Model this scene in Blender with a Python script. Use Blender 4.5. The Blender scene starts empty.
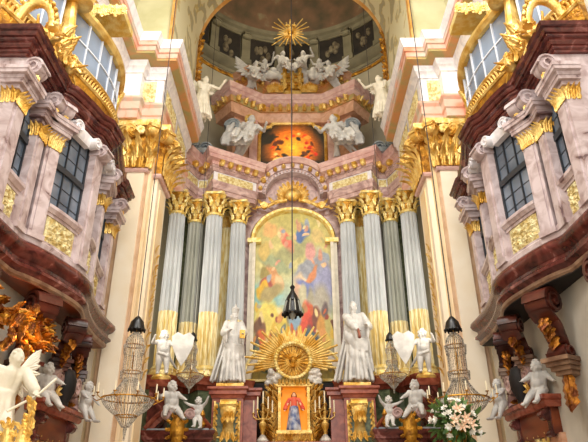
import bpy, math, random
from math import sin, cos, pi, sqrt, radians
from mathutils import Vector as V, Matrix, noise
scn = bpy.context.scene
COL = scn.collection
RND = random.Random(11)

# ---------------------------------------------------------------- camera
F = 572.0
PITCH = radians(26.5)
CAM = V((0.05, 0.0, 1.6))
CM = (Matrix.Rotation(pi / 2 + PITCH, 4, 'X') @ Matrix.Rotation(radians(-0.35), 4, 'Z'))
cd = bpy.data.cameras.new('camera')
cd.sensor_width = 36.0
cd.lens = 36.0 * F / 588.0
cd.clip_end = 300
cam = bpy.data.objects.new('camera', cd)
cam.matrix_world = Matrix.Translation(CAM) @ CM
COL.objects.link(cam)
scn.camera = cam


def at(px, py, Y):
    """the point of the photograph's line of sight that lies at distance Y down the nave"""
    d = CM.to_3x3() @ V(((px - 294) / F, (221 - py) / F, -1))
    return CAM + d * ((Y - CAM.y) / d.y)


# ---------------------------------------------------------------- materials
def lin(c):
    if isinstance(c, str):
        c = [int(c[i:i + 2], 16) / 255 for i in (0, 2, 4)]
    return tuple((x / 12.92 if x <= .04045 else ((x + .055) / 1.055) ** 2.4) for x in c) + (1,)


def mat(name, c1, c2=None, scale=4, rough=.5, metal=0, bump=0, bscale=20, lo=.4, hi=.6, detail=5, dist=0,
        trans=0, emit=None, es=1, alpha=1, third=None, kind='noise', spec=.5, stretch=None):
    m = bpy.data.materials.new(name)
    m.use_nodes = True
    nt = m.node_tree
    n = nt.nodes
    b = n['Principled BSDF']
    b.inputs['Roughness'].default_value = rough
    b.inputs['Metallic'].default_value = metal
    b.inputs['Base Color'].default_value = lin(c1)
    b.inputs['Specular IOR Level'].default_value = spec
    b.inputs['Transmission Weight'].default_value = trans
    b.inputs['Alpha'].default_value = alpha
    tc = n.new('ShaderNodeTexCoord')
    src = tc.outputs['Object']
    if stretch:
        mp = n.new('ShaderNodeMapping')
        mp.inputs['Scale'].default_value = stretch
        nt.links.new(src, mp.inputs['Vector'])
        src = mp.outputs['Vector']
    if c2:
        if kind == 'noise':
            t = n.new('ShaderNodeTexNoise')
            t.inputs['Scale'].default_value = scale
            t.inputs['Detail'].default_value = detail
            t.inputs['Distortion'].default_value = dist
            out = t.outputs['Fac']
        elif kind == 'wave':
            t = n.new('ShaderNodeTexWave')
            t.inputs['Scale'].default_value = scale
            t.inputs['Distortion'].default_value = dist
            t.inputs['Detail'].default_value = detail
            out = t.outputs['Fac']
        else:
            t = n.new('ShaderNodeTexVoronoi')
            t.feature = 'DISTANCE_TO_EDGE'
            t.inputs['Scale'].default_value = scale
            out = t.outputs['Distance']
        nt.links.new(src, t.inputs['Vector'])
        r = n.new('ShaderNodeValToRGB')
        e = r.color_ramp.elements
        e[0].position, e[0].color = lo, lin(c1)
        e[1].position, e[1].color = hi, lin(c2)
        if third:
            k = e.new(third[0])
            k.color = lin(third[1])
        nt.links.new(out, r.inputs['Fac'])
        nt.links.new(r.outputs['Color'], b.inputs['Base Color'])
    if bump:
        t2 = n.new('ShaderNodeTexNoise')
        t2.inputs['Scale'].default_value = bscale
        t2.inputs['Detail'].default_value = 4
        nt.links.new(tc.outputs['Object'], t2.inputs['Vector'])
        bp = n.new('ShaderNodeBump')
        bp.inputs['Strength'].default_value = bump
        bp.inputs['Distance'].default_value = .05
        nt.links.new(t2.outputs['Fac'], bp.inputs['Height'])
        nt.links.new(bp.outputs['Normal'], b.inputs['Normal'])
    if emit:
        b.inputs['Emission Color'].default_value = lin(emit)
        b.inputs['Emission Strength'].default_value = es
    return m


def paint_mat(name, rough=.6, emit=0):
    m = bpy.data.materials.new(name)
    m.use_nodes = True
    nt = m.node_tree
    b = nt.nodes['Principled BSDF']
    b.inputs['Roughness'].default_value = rough
    a = nt.nodes.new('ShaderNodeVertexColor')
    a.layer_name = 'Col'
    nt.links.new(a.outputs['Color'], b.inputs['Base Color'])
    if emit:
        nt.links.new(a.outputs['Color'], b.inputs['Emission Color'])
        b.inputs['Emission Strength'].default_value = emit
    return m


M = {}
M['gold'] = mat('gilding', 'CF9C3C', 'F0D080', 3, .36, .55, bump=.5, bscale=14)
M['palegold'] = mat('pale gilding', 'E4C060', 'F4E3A2', 5, .42, .4, bump=.6, bscale=18)
M['darkgold'] = mat('aged and shaded gilding', '8A5A18', 'D39A34', 4, .35, .65, bump=.6, bscale=14)  # darker gold, also carries painted shade on the capital bells
M['leaf'] = mat('gilded relief', 'CDB068', 'F4E9B4', 9, .45, .12, bump=.8, bscale=26)
M['white'] = mat('white stucco', 'BCB9B4', 'D4D1CC', 3, .65)
M['cream_stucco'] = mat('cream stucco', 'D6CDB8', 'E6DDCA', 3, .6)
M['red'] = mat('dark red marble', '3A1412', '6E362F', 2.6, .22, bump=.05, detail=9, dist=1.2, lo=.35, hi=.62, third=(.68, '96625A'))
M['redlit'] = mat('red marble', '7A3526', 'A65C46', 3, .25, detail=9, dist=1.2, lo=.35, hi=.65)  # brighter copy of the dark red marble, light put into the colour
M['mauve'] = mat('mauve marble', 'A68F8C', 'D0C0C0', 2.2, .3, detail=9, dist=1.5, lo=.34, hi=.58, third=(.3, '6E5656'))
M['pink'] = mat('pink marble', 'C4968E', 'E0BEB4', 1.8, .3, detail=8, dist=1.6, lo=.35, hi=.65)
M['rose'] = mat('rose marble', 'A07E7A', 'D2B4AC', 1.6, .28, detail=9, dist=2.2, lo=.36, hi=.62)
M['salmon'] = mat('salmon marble', 'C08A68', 'DCAE90', 2, .35, detail=8, dist=1.5, lo=.35, hi=.65)
M['whitemarble'] = mat('pale grey marble', 'D8D4D8', 'F0ECEC', 2, .3, detail=8, dist=2, lo=.35, hi=.6)
M['ochre'] = mat('ochre stucco', 'A89A62', 'CE9058', 1.1, .5, detail=6, dist=1.0, lo=.38, hi=.6)
M['frieze'] = mat('frieze stucco', 'D6CFC0', 'C2A866', 3.2, .45, lo=.52, hi=.6, dist=1.6, bump=.4)
M['cream'] = mat('cream plaster', 'EEDDC0', 'F4E8D2', .7, .6)
M['creamdeep'] = mat('ochre cream plaster', 'E9CB9A', 'F0DAB4', .8, .6)
M['tan'] = mat('tan moulding', 'C29C78', 'D4B292', 2, .5)
M['greywall'] = mat('grey plaster', 'B2AC9E', 'D0CABC', 1.1, .75, detail=8, lo=.3, hi=.7)
M['apse'] = mat('beige grey plaster', 'AFA78E', 'C6BEA6', .9, .7, lo=.3, hi=.7)
M['column'] = mat('grey fluted stone', '9DA2A4', 'C8CACA', 1.2, .4, detail=5, lo=.25, hi=.75, stretch=(2, 2, .6))
M['columndark'] = mat('green grey shaded stone', '86887C', 'AEAEA2', 1.2, .4, detail=5, lo=.25, hi=.75, stretch=(2, 2, .6))  # darker copy of the column stone, set-back shade put into the colour
M['colgold'] = mat('gilded flutes', 'C6A85A', 'E8DCAE', 3, .5, .1, stretch=(3, 3, .5))
M['green'] = mat('green marble', '45503A', '76805E', 3, .3, detail=9, dist=2, lo=.35, hi=.65)
M['black'] = mat('black iron', '0B0A0A', rough=.35)
M['dark'] = mat('dark timber and shade', '0C0706', '1C0F0B', 3, .7)  # dark timber, also painted shade under the right balcony and behind the tabernacle
M['wood'] = mat('polished brown timber', '5A2412', '8C4420', 2, .3, stretch=(1, .3, 1))
M['console'] = mat('dark carved timber', '2A0E0A', '5E2A1E', 3, .3, detail=7, lo=.35, hi=.65)
M['trophy'] = mat('painted trophy', '54493A', '83785E', 4, .7)
M['bronze'] = mat('orange bronze gilding', '6A3208', 'C07A20', 5, .35, .6, bump=.6, bscale=16)
M['brownstone'] = mat('brown moulding', '6E4E3A', '9A7A60', 3, .4)
M['varied'] = mat('variegated marble', 'C8BCAA', 'D08C6C', 1.5, .35, detail=6, dist=1.0, lo=.36, hi=.66, third=(.52, 'E2B09A'), stretch=(1, .6, 1))
M['glass'] = mat('dark window glass', '4C5866', '8490A0', .9, .15, detail=3, lo=.35, hi=.65, spec=.6)
M['blueglass'] = mat('blue grey window glass', '707884', '93A4BC', .6, .12, detail=2, lo=.35, hi=.65, spec=.8)
M['lead'] = mat('window lead', '2A2E34', rough=.5)
M['whitebar'] = mat('white glazing bars', 'D8DCE4', rough=.5)
M['crystal'] = mat('cut crystal', '7E7464', 'EFE9DC', 40, .15, trans=.1, spec=.9, lo=.42, hi=.58)
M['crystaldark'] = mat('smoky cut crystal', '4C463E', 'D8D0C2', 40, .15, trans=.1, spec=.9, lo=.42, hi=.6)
M['candle'] = mat('ivory candle wax', 'F0E2C0', rough=.5)
M['rope'] = mat('dark rope', '3A3434', rough=.8)
M['cloud'] = mat('silvered cloud', '9A948C', 'D8D2C8', 3, .4, .2)
M['slate'] = mat('slate cover', '7E868C', 'A0A6A8', 3, .5)
M['fresco'] = mat('fresco dome', '5A5440', '9E9674', .9, .75, detail=6, lo=.3, hi=.72, third=(.6, '8A6A50'))
M['drum'] = mat('olive grey stucco', '6E6852', '8E876C', 1.2, .7, lo=.3, hi=.7)
M['coffer'] = mat('dark painted panel', '15110C', '332A20', 1.6, .7, lo=.3, hi=.7)
M['grisaille'] = mat('grisaille painted soffit', 'B2A98A', 'DED6B2', .8, .65, detail=3, dist=9, lo=.12, hi=.42, third=(.3, 'CDB878'), kind='wave')
M['pendentive'] = mat('cream green plaster', 'C2BC90', 'D8D2AC', .6, .65)
M['orange'] = mat('orange gold arch band', 'E0A050', 'F0C078', 2, .45, .2)
M['floor'] = mat('marble floor', '8A7C70', 'B4A696', 1, .3)
M['skin'] = mat('painted skin', 'E8B48C', rough=.5)
M['robe_red'] = mat('painted red cloth', 'C83C28', 'E06040', 5, .55)
M['robe_blue'] = mat('painted blue cloth', '4A5C8C', 'B8BCC8', 5, .55)
M['petal'] = mat('ivory petals', 'F0EADC', 'FAF6EE', 20, .5)
M['peach'] = mat('peach petals', 'F2C8A4', 'FAE2C8', 20, .5)
M['foliage'] = mat('green foliage', '2E4A1E', '5C7A34', 12, .5)
M['lightpanel'] = mat('backlit amber panel', 'E89018', emit='FF9810', es=.3)
M['paint'] = paint_mat('painted canvas', .55)
M['paintlit'] = paint_mat('glowing painted canvas', .55, .25)

# ---------------------------------------------------------------- mesh helpers
MX = -1            # side being built: everything is written for the left side, +1 mirrors it to the right
ORG = {}


def mxv(p):
    return V((-p[0], p[1], p[2])) if MX == 1 else V(p)


class MB:
    def __init__(s):
        s.v = []
        s.f = []

    def add(s, vs, fs):
        o = len(s.v)
        s.v += [tuple(v) for v in vs]
        s.f += [tuple(i + o for i in f) for f in fs]
        return s

    def box(s, a, b):
        x0, y0, z0 = a
        x1, y1, z1 = b
        vs = [(x, y, z) for z in (z0, z1) for y in (y0, y1) for x in (x0, x1)]
        return s.add(vs, [(0, 2, 3, 1), (4, 5, 7, 6), (0, 1, 5, 4), (1, 3, 7, 5), (3, 2, 6, 7), (2, 0, 4, 6)])

    def obox(s, p, T, N, w, o0, o1, z0, z1, taper=0):
        p, T, N = V((p[0], p[1], 0)), V((T[0], T[1], 0)), V((N[0], N[1], 0))
        vs = []
        for z, k in ((z0, 0), (z1, taper)):
            for o in (o0, o1):
                for q in (-1, 1):
                    P = p + T * (q * (w / 2 - k)) + N * (o - (k if o == o1 else 0))
                    vs.append((P.x, P.y, z))
        return s.add(vs, [(0, 2, 3, 1), (4, 5, 7, 6), (0, 1, 5, 4), (1, 3, 7, 5), (3, 2, 6, 7), (2, 0, 4, 6)])

    def loft(s, rings, closed=True, caps=True):
        n = len(rings[0])
        vs = [p for r in rings for p in r]
        fs = []
        for i in range(len(rings) - 1):
            for j in range(n if closed else n - 1):
                k = (j + 1) % n
                fs.append((i * n + j, i * n + k, (i + 1) * n + k, (i + 1) * n + j))
        if caps:
            fs.append(tuple(range(n - 1, -1, -1)))
            fs.append(tuple((len(rings) - 1) * n + j for j in range(n)))
        return s.add(vs, fs)

    def lathe(s, prof, c=(0, 0, 0), n=20, flute=0, nf=16, axis=None, caps=True):
        rings = []
        c = V(c)
        if axis is None:
            e1, e2, e3 = V((1, 0, 0)), V((0, 1, 0)), V((0, 0, 1))
        else:
            e3 = V(axis).normalized()
            e1 = e3.orthogonal().normalized()
            e2 = e3.cross(e1)
        for r, z in prof:
            rr = max(r, .0005)
            ring = []
            for j in range(n):
                a = 2 * pi * j / n
                q = rr
                if flute:
                    q = rr * (1 - flute * (.5 - .5 * cos(a * nf)) ** .6)
                ring.append(c + e1 * q * cos(a) + e2 * q * sin(a) + e3 * z)
            rings.append(ring)
        return s.loft(rings, caps=caps)

    def tube(s, pts, rad, n=8):
        pts = [V(p) for p in pts]
        rings = []
        ref = None
        for i, p in enumerate(pts):
            d = (pts[min(i + 1, len(pts) - 1)] - pts[max(i - 1, 0)]).normalized()
            if ref is None:
                ref = d.orthogonal().normalized()
            e1 = (ref - d * ref.dot(d))
            e1 = e1.normalized() if e1.length > 1e-5 else d.orthogonal().normalized()
            ref = e1
            e2 = d.cross(e1)
            r = rad[i] if isinstance(rad, (list, tuple)) else rad
            rings.append([p + e1 * r * cos(2 * pi * j / n) + e2 * r * sin(2 * pi * j / n) for j in range(n)])
        return s.loft(rings)

    def cap(s, a, b, ra, rb, n=10):
        a, b = V(a), V(b)
        d = b - a
        L = d.length
        if L < 1e-5:
            d = V((0, 0, 1))
            L = 1e-5
        prof = []
        for k in range(5):
            t = pi / 2 * k / 4
            prof.append((ra * sin(t), -ra * cos(t)))
        for k in range(5):
            t = pi / 2 * k / 4
            prof.append((rb * cos(t), L + rb * sin(t)))
        return s.lathe(prof, a, n, axis=d)

    def ell(s, c, r, rot=None, n=12):
        c = V(c)
        vs = []
        m = 8
        for i in range(m + 1):
            t = pi * i / m
            for j in range(n):
                a = 2 * pi * j / n
                p = V((r[0] * max(sin(t), .01) * cos(a), r[1] * max(sin(t), .01) * sin(a), -r[2] * cos(t)))
                if rot:
                    p = rot @ p
                vs.append(c + p)
        rings = [vs[i * n:(i + 1) * n] for i in range(m + 1)]
        return s.loft(rings)

    def leafblade(s, base, up, out, w, h, curl=.5, th=.06, n=6, lobes=True):
        """acanthus leaf: a lobed blade that rises along up and curls over towards out"""
        base, up, out = V(base), V(up).normalized(), V(out).normalized()
        side = up.cross(out).normalized()
        rings = []
        for i in range(n + 1):
            t = i / n
            a = t * t * pi * .5 * (curl * 2)
            p = base + up * (h * (t - .25 * curl * t ** 4)) + out * (h * curl * .6 * t * t * t + .02 * h)
            d = (up * cos(a) + out * sin(a))
            nn = (out * cos(a) - up * sin(a))
            ww = w * (.55 + .75 * t - 1.15 * t ** 3) * (1 + (.22 if i % 2 else -.18) * lobes)
            ww = max(ww, w * .06)
            rings.append([p - side * ww / 2, p - side * ww * .2 + nn * th * w, p + nn * th * .4 * w, p + side * ww * .2 + nn * th * w, p + side * ww / 2, p - nn * th * .5 * w])
        return s.loft(rings)

    def volute(s, c, e1, e2, r, width, turns=1.6, th=.2, n=26, core=True):
        """rolled scroll: a ribbon of given width wound in the plane e1,e2"""
        c, e1, e2 = V(c), V(e1).normalized(), V(e2).normalized()
        ax = e1.cross(e2).normalized()
        rings = []
        for i in range(n + 1):
            t = i / n
            a = turns * 2 * pi * t
            ro = r * (1 - .78 * t)
            ri = ro - r * th * (1 - .5 * t)
            d = e1 * cos(a) + e2 * sin(a)
            w = width * (1 + .18 * t)
            rings.append([c + d * ro - ax * w / 2, c + d * ro + ax * w / 2, c + d * max(ri, 0.002) + ax * w / 2, c + d * max(ri, .002) - ax * w / 2])
        s.loft(rings)
        if core:
            s.lathe([(r * .80, -width * .42), (r * .80, width * .42)], c, 20, axis=ax)
        return s

    def sweep(s, prof, path, closed=False):
        """moulding: profile of (outward offset, height) carried along a plan path, mitred; outward is right of the path"""
        P = [V((p[0], p[1])) for p in path]
        n = len(P)
        rings = []
        for i in range(n):
            if closed:
                d0 = (P[i] - P[i - 1]).normalized()
                d1 = (P[(i + 1) % n] - P[i]).normalized()
            else:
                d0 = (P[i] - P[i - 1]).normalized() if i else (P[1] - P[0]).normalized()
                d1 = (P[i + 1] - P[i]).normalized() if i < n - 1 else d0
            n0, n1 = V((d0.y, -d0.x)), V((d1.y, -d1.x))
            b = (n0 + n1)
            b = b.normalized() if b.length > 1e-4 else n0
            b = b / max(.35, b.dot(n0))
            rings.append([(P[i].x + b.x * o, P[i].y + b.y * o, z) for o, z in prof])
        if closed:
            rings.append(rings[0])
        return s.loft(rings, caps=not closed)

    def relief(s, fn, nu, nv, amp, seed, freq=3.0):
        """carved foliage relief over a patch: fn(u,v) gives (point, normal)"""
        vs = []
        for j in range(nv + 1):
            for i in range(nu + 1):
                u, v = i / nu, j / nv
                p, nn = fn(u, v)
                q = V((abs(u - .5) * freq, v * freq, seed))
                a = noise.noise(q * 1.3) * 5
                h = abs(sin(a + 3 * noise.noise(q * 2.1 + V((5, 3, 1))) + 4 * abs(u - .5) * freq / 3))
                h = h ** .7 * (.6 + .6 * noise.noise(q * 4))
                e = min(1, 8 * min(u, 1 - u)) * min(1, 8 * min(v, 1 - v))
                vs.append(V(p) + V(nn) * amp * max(h, 0) * e)
        fs = [(j * (nu + 1) + i, j * (nu + 1) + i + 1, (j + 1) * (nu + 1) + i + 1, (j + 1) * (nu + 1) + i) for j in range(nv) for i in range(nu)]
        return s.add(vs, fs)

    def build(s, name, m, parent=None, ang=38, label=None, kind=None):
        vs = s.v
        fs = s.f
        if MX == 1:
            vs = [(-x, y, z) for x, y, z in vs]
            fs = [tuple(reversed(f)) for f in fs]
        if parent is not None:
            o = ORG[parent.name]
        else:
            xs, ys, zs = zip(*vs)
            o = V(((min(xs) + max(xs)) / 2, (min(ys) + max(ys)) / 2, min(zs)))
        me = bpy.data.meshes.new(name)
        me.from_pydata([(x - o.x, y - o.y, z - o.z) for x, y, z in vs], [], fs)
        me.materials.append(M[m] if isinstance(m, str) else m)
        me.polygons.foreach_set('use_smooth', [True] * len(me.polygons))
        me.set_sharp_from_angle(angle=radians(ang))
        me.update()
        ob = bpy.data.objects.new(name, me)
        COL.objects.link(ob)
        if parent is not None:
            ob.parent = parent
        else:
            ob.location = o
        ORG[ob.name] = o
        if label:
            ob['label'] = label
        if kind:
            ob['kind'] = kind
        return ob


def thing(name, label, cat, loc, group=None):
    o = bpy.data.objects.new(name, None)
    o.empty_display_size = .2
    COL.objects.link(o)
    o.location = mxv(loc)
    ORG[o.name] = mxv(loc)
    o['label'] = label
    o['kind'] = 'thing'
    o['category'] = cat
    if group:
        o['group'] = group
    return o


def tag(o, label, cat, group=None):
    o['label'] = label
    o['kind'] = 'thing'
    o['category'] = cat
    if group:
        o['group'] = group
    return o


def struct(name, mb, m, ang=38):
    o = mb.build(name, m, ang=ang)
    o['kind'] = 'structure'
    return o


def arc(cx, cz, r, a0, a1, n, rz=None):
    rz = rz or r
    return [(cx + r * cos(radians(a0 + (a1 - a0) * i / n)), cz + rz * sin(radians(a0 + (a1 - a0) * i / n))) for i in range(n + 1)]


def vsweep(mb, prof, pts, y):
    """moulding carried along a curve in the upright plane at depth y; prof = (outward in plane, towards the nave)"""
    P = [V(p) for p in pts]
    rings = []
    for i in range(len(P)):
        d0 = (P[i] - P[max(i - 1, 0)]) if i else (P[1] - P[0])
        d1 = (P[i + 1] - P[i]) if i < len(P) - 1 else d0
        d0, d1 = d0.normalized(), d1.normalized()
        n0, n1 = V((-d0.y, d0.x)), V((-d1.y, d1.x))
        b = (n0 + n1).normalized()
        b = b / max(.4, b.dot(n0))
        rings.append([(P[i].x + b.x * o, y - t, P[i].y + b.y * o) for o, t in prof])
    mb.loft(rings)
    return mb


def along(path, step, start=.5):
    """points and frames every step along a plan path, face by face"""
    out = []
    for a, b in zip(path[:-1], path[1:]):
        a, b = V(a), V(b)
        L = (b - a).length
        n = int(L / step)
        if n < 1:
            continue
        T = (b - a).normalized()
        for i in range(n):
            out.append((a + T * (L * (i + start) / n), T, V((T.y, -T.x))))
    return out


# ---------------------------------------------------------------- figures
def ik(a, b, l1, l2, hint):
    d = b - a
    L = max(min(d.length, .995 * (l1 + l2)), abs(l1 - l2) + 1e-3)
    d = d.normalized()
    ca = max(-1, min(1, (l1 * l1 + L * L - l2 * l2) / (2 * l1 * L)))
    h = V(hint)
    h = h - d * h.dot(d)
    h = h.normalized() if h.length > 1e-4 else d.orthogonal().normalized()
    return a + d * l1 * ca + h * l1 * sqrt(1 - ca * ca), a + d * L


def remesh(mb, vox, smooth=1):
    me = bpy.data.meshes.new('tmp')
    me.from_pydata(mb.v, [], mb.f)
    ob = bpy.data.objects.new('tmp', me)
    COL.objects.link(ob)
    r = ob.modifiers.new('r', 'REMESH')
    r.mode = 'VOXEL'
    r.voxel_size = vox
    sm = ob.modifiers.new('s', 'SMOOTH')
    sm.factor = .5
    sm.iterations = smooth
    dg = bpy.context.evaluated_depsgraph_get()
    ev = ob.evaluated_get(dg)
    m2 = ev.to_mesh()
    out = MB()
    out.v = [tuple(v.co) for v in m2.vertices]
    out.f = [tuple(p.vertices) for p in m2.polygons]
    ev.to_mesh_clear()
    bpy.data.objects.remove(ob)
    bpy.data.meshes.remove(me)
    return out


ADULT = dict(torso=.29, sh=.118, neck=.105, hr=(.05, .06, .072), hip=.06, th=.25, ca=.25, ua=.165, fa=.145,
             rt=(.062, .043), rc=(.043, .025), ru=(.036, .029), rf=(.029, .02), tw=.075, hand=1.0)
PUTTO = dict(torso=.27, sh=.115, neck=.135, hr=(.09, .098, .108), hip=.07, th=.19, ca=.19, ua=.14, fa=.12,
             rt=(.085, .062), rc=(.062, .038), ru=(.05, .041), rf=(.041, .03), tw=.105, hand=1.05)


def figure(kind, H, pelvis, chest=(0, 0, 1), head=(0, -.1, 1), look=(0, -1, 0), hands=None, feet=None, side=(1, 0, 0),
           knee=(0, -1, .3), elbow=((-.6, .6, -.8), (.6, .6, -.8)), robe=None, hair='short', beard=False, sleeves=False, seed=0, vox=None):
    """one continuous body posed by its joints (units of the standing height H), facing -Y; returns mesh and shoulder anchor"""
    rn = random.Random(seed)
    k = ADULT if kind == 'adult' else PUTTO
    mb = MB()
    P = V(pelvis)
    cdv = V(chest).normalized()
    sd = V(side).normalized()
    S = P + cdv * k['torso']
    fwd = sd.cross(cdv).normalized()
    if fwd.y > 0 and abs(fwd.y) > .3:
        fwd = -fwd
    tw = k['tw']
    mb.cap(P, P + cdv * k['torso'] * .55, tw * 1.1, tw * .95)
    mb.cap(P + cdv * k['torso'] * .5, S - cdv * .04, tw * .98, tw * 1.0)
    for q in (-1, 1):
        mb.cap(P + sd * q * k['hip'] * .7, S + sd * q * k['sh'] * .62 - cdv * .05, tw * .8, tw * .72)
        mb.cap(S - cdv * .02, S + sd * q * k['sh'], tw * .5, k['ru'][0] * 1.15)
    if kind == 'putto':
        mb.ell(P + cdv * .1 + fwd * .04, (.1, .1, .1))
    hd = V(head).normalized()
    HC = S + hd * k['neck']
    mb.cap(S - cdv * .02, HC, tw * .48, tw * .42)
    lk = V(look)
    lk = (lk - hd * lk.dot(hd)).normalized()
    hs = lk.cross(hd).normalized()
    rot = Matrix((hs, -lk, hd)).transposed()
    hx, hy, hz = k['hr']
    mb.ell(HC, (hx, hy, hz), rot)
    mb.ell(HC + lk * hy * .35 - hd * hz * .45, (hx * .72, hy * .6, hz * .52), rot)       # jaw
    mb.cap(HC + lk * hy * .92 + hd * hz * .12, HC + lk * hy * 1.16 - hd * hz * .2, hx * .13, hx * .2, 6)   # nose
    mb.cap(HC + lk * hy * .86 + hd * hz * .22 - hs * hx * .5, HC + lk * hy * .86 + hd * hz * .22 + hs * hx * .5, hx * .16, hx * .16, 6)   # brow
    mb.cap(HC + lk * hy * .9 - hd * hz * .5 - hs * hx * .2, HC + lk * hy * .9 - hd * hz * .5 + hs * hx * .2, hx * .12, hx * .12, 6)       # mouth
    mb.ell(HC + lk * hy * .8 - hd * hz * .78, (hx * .25, hy * .25, hz * .2), rot)         # chin
    for q in (-1, 1):
        mb.ell(HC + hs * q * hx * .98 - hd * hz * .08, (hx * .14, hy * .22, hz * .24), rot)  # ears
        mb.ell(HC + hs * q * hx * .55 + lk * hy * .7 - hd * hz * .28, (hx * .3, hy * .25, hz * .26), rot)  # cheeks
    if hair:
        for i in range(26 if hair == 'short' else 40):
            a = rn.uniform(0, 2 * pi)
            t = rn.uniform(.0, 1.9 if hair == 'short' else 2.2)
            d = hs * sin(t) * cos(a) + lk * sin(t) * sin(a) + hd * cos(t)
            if d.dot(lk) > .45 and d.dot(hd) < .72:
                continue
            mb.ell(HC + V((d.x * hx, d.y * hy, d.z * hz)) * 1.02, (hx * .24,) * 3, None, 6)
        if hair == 'long':
            for q in (-1, 1):
                for i in range(4):
                    mb.cap(HC + hs * q * hx * .9 - lk * hy * .3 * i, S + sd * q * .06 - lk * .03 * i, hx * .26, hx * .2, 6)
    if beard:
        for i in range(9):
            q = (i - 4) / 4
            mb.cap(HC + lk * hy * (.85 - .3 * abs(q)) - hd * hz * .55 + hs * hx * .6 * q, HC + lk * hy * (1.0 - .3 * abs(q)) - hd * hz * (1.5 - .5 * abs(q)) + hs * hx * .3 * q, hx * .22, hx * .12, 6)
    joints = {'S': S, 'P': P, 'HC': HC, 'hd': hd, 'lk': lk, 'hs': hs}
    for i, q in enumerate((-1, 1)):
        sh = S + sd * q * k['sh']
        tgt = V(hands[i])
        el, wr = ik(sh, tgt, k['ua'], k['fa'], elbow[i])
        mb.cap(sh, el, *k['ru'])
        mb.cap(el, wr, *k['rf'])
        d = (wr - el).normalized()
        w = d.cross(cdv)
        w = w.normalized() if w.length > .2 else sd
        nrm = d.cross(w).normalized()
        u = .019 * k['hand']
        mb.ell(wr + d * u * 1.6, (u * 1.15, u * 1.15, u * 1.15), None, 8)
        for f in range(4):
            o = wr + d * u * 2.2 + w * u * .62 * (f - 1.5)
            L = u * (2.6, 3.0, 2.8, 2.1)[f]
            kn = o + (d + w * .12 * (f - 1.5)).normalized() * L * .55
            mb.cap(o, kn, u * .36, u * .33, 6)
            mb.cap(kn, kn + (d - nrm * .7).normalized() * L * .5, u * .33, u * .27, 6)
        o = wr + d * u * .8 + w * u * .9
        mb.cap(o, o + (d * .6 + w).normalized() * u * 2.1, u * .42, u * .3, 6)
        joints['h%d' % i] = wr + d * u * 2.5
        joints['e%d' % i] = el
        if sleeves:
            mb.cap(sh, el, k['ru'][0] * 1.25, k['ru'][0] * 1.5)
            mid = el.lerp(wr, .75)
            mb.cap(el, mid, k['ru'][0] * 1.4, k['ru'][0] * 1.3)
            for j in range(4):
                t = .2 + .2 * j
                a = el.lerp(wr, t)
                mb.cap(a, a + V((0, .01, -.06 - .10 * t)), .026, .016, 6)
        hp = P + sd * q * k['hip']
        kn, an = ik(hp, V(feet[i]), k['th'], k['ca'], knee if isinstance(knee[0], (int, float)) else knee[i])
        mb.cap(hp, kn, *k['rt'])
        mb.cap(kn, an, *k['rc'])
        ft = V((0, -1, -.15)) if not (an - kn).length or abs((an - kn).normalized().z) > .5 else (an - kn).normalized() + V((0, -.2, -.6))
        ft = ft.normalized()
        mb.cap(an, an + ft * k['rc'][1] * 3.2, k['rc'][1] * .95, k['rc'][1] * .75)
        for f in range(4):
            o = an + ft * k['rc'][1] * 3.2 + sd * k['rc'][1] * .5 * (f - 1.5)
            mb.cap(o, o + ft * k['rc'][1] * .7, k['rc'][1] * .32, k['rc'][1] * .26, 6)
        joints['k%d' % i] = kn
        joints['a%d' % i] = an
    if robe in ('gown', 'saint'):
        n = 20
        fz = min(joints['a0'].z, joints['a1'].z) - .03
        fc = (joints['a0'] + joints['a1']) / 2
        for j in range(n):
            a = 2 * pi * j / n + rn.uniform(-.08, .08)
            rr = 1 + (.2 if j % 2 else -.16)
            top = P + cdv * .10 + V((cos(a) * .07, sin(a) * .055, 0))
            mid = P.lerp(fc, .45) + V((cos(a) * .105 * rr, sin(a) * .085 * rr, .02))
            bot = V((fc.x + cos(a) * .15 * rr, fc.y + sin(a) * .115 * rr, fz))
            r = .028 if j % 2 else .02
            mb.cap(top, mid, .032, r)
            mb.cap(mid, bot, r, r * .9)
        mb.cap(P + cdv * .05, V((fc.x, fc.y, fz + .06)), .08, .1, 14)
    if robe == 'saint':          # mantle over the shoulders, opening in front and trailing to the ground
        fz = min(joints['a0'].z, joints['a1'].z) - .03
        for j in range(15):
            t = j / 14
            a = radians(-8 + 196 * t)
            rr = 1 + (.2 if j % 2 else -.14)
            top = S + V((cos(a) * .1, sin(a) * .055, -.025))
            mid = P + V((cos(a) * .135 * rr, sin(a) * .11 * rr, 0))
            bot = V((P.x + cos(a) * .17 * rr - (.10 if t > .7 else 0), P.y + sin(a) * .14 * rr, fz + (.02 if t > .25 else .12)))
            r = .022 if j % 2 else .016
            mb.cap(top, mid, .03, r)
            mb.cap(mid, bot, r, r)
        for j in range(9):       # gathered folds carried across the waist
            t = j / 8
            a = V((-.13, -.06 - .02 * sin(t * 3), .10 * t - .02)) + P
            b = V((.15, -.07, -.16 + .14 * t)) + P
            m_ = a.lerp(b, .5) + V((0, -.06, -.06))
            mb.cap(a, m_, .016, .02, 6)
            mb.cap(m_, b, .02, .016, 6)
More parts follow.
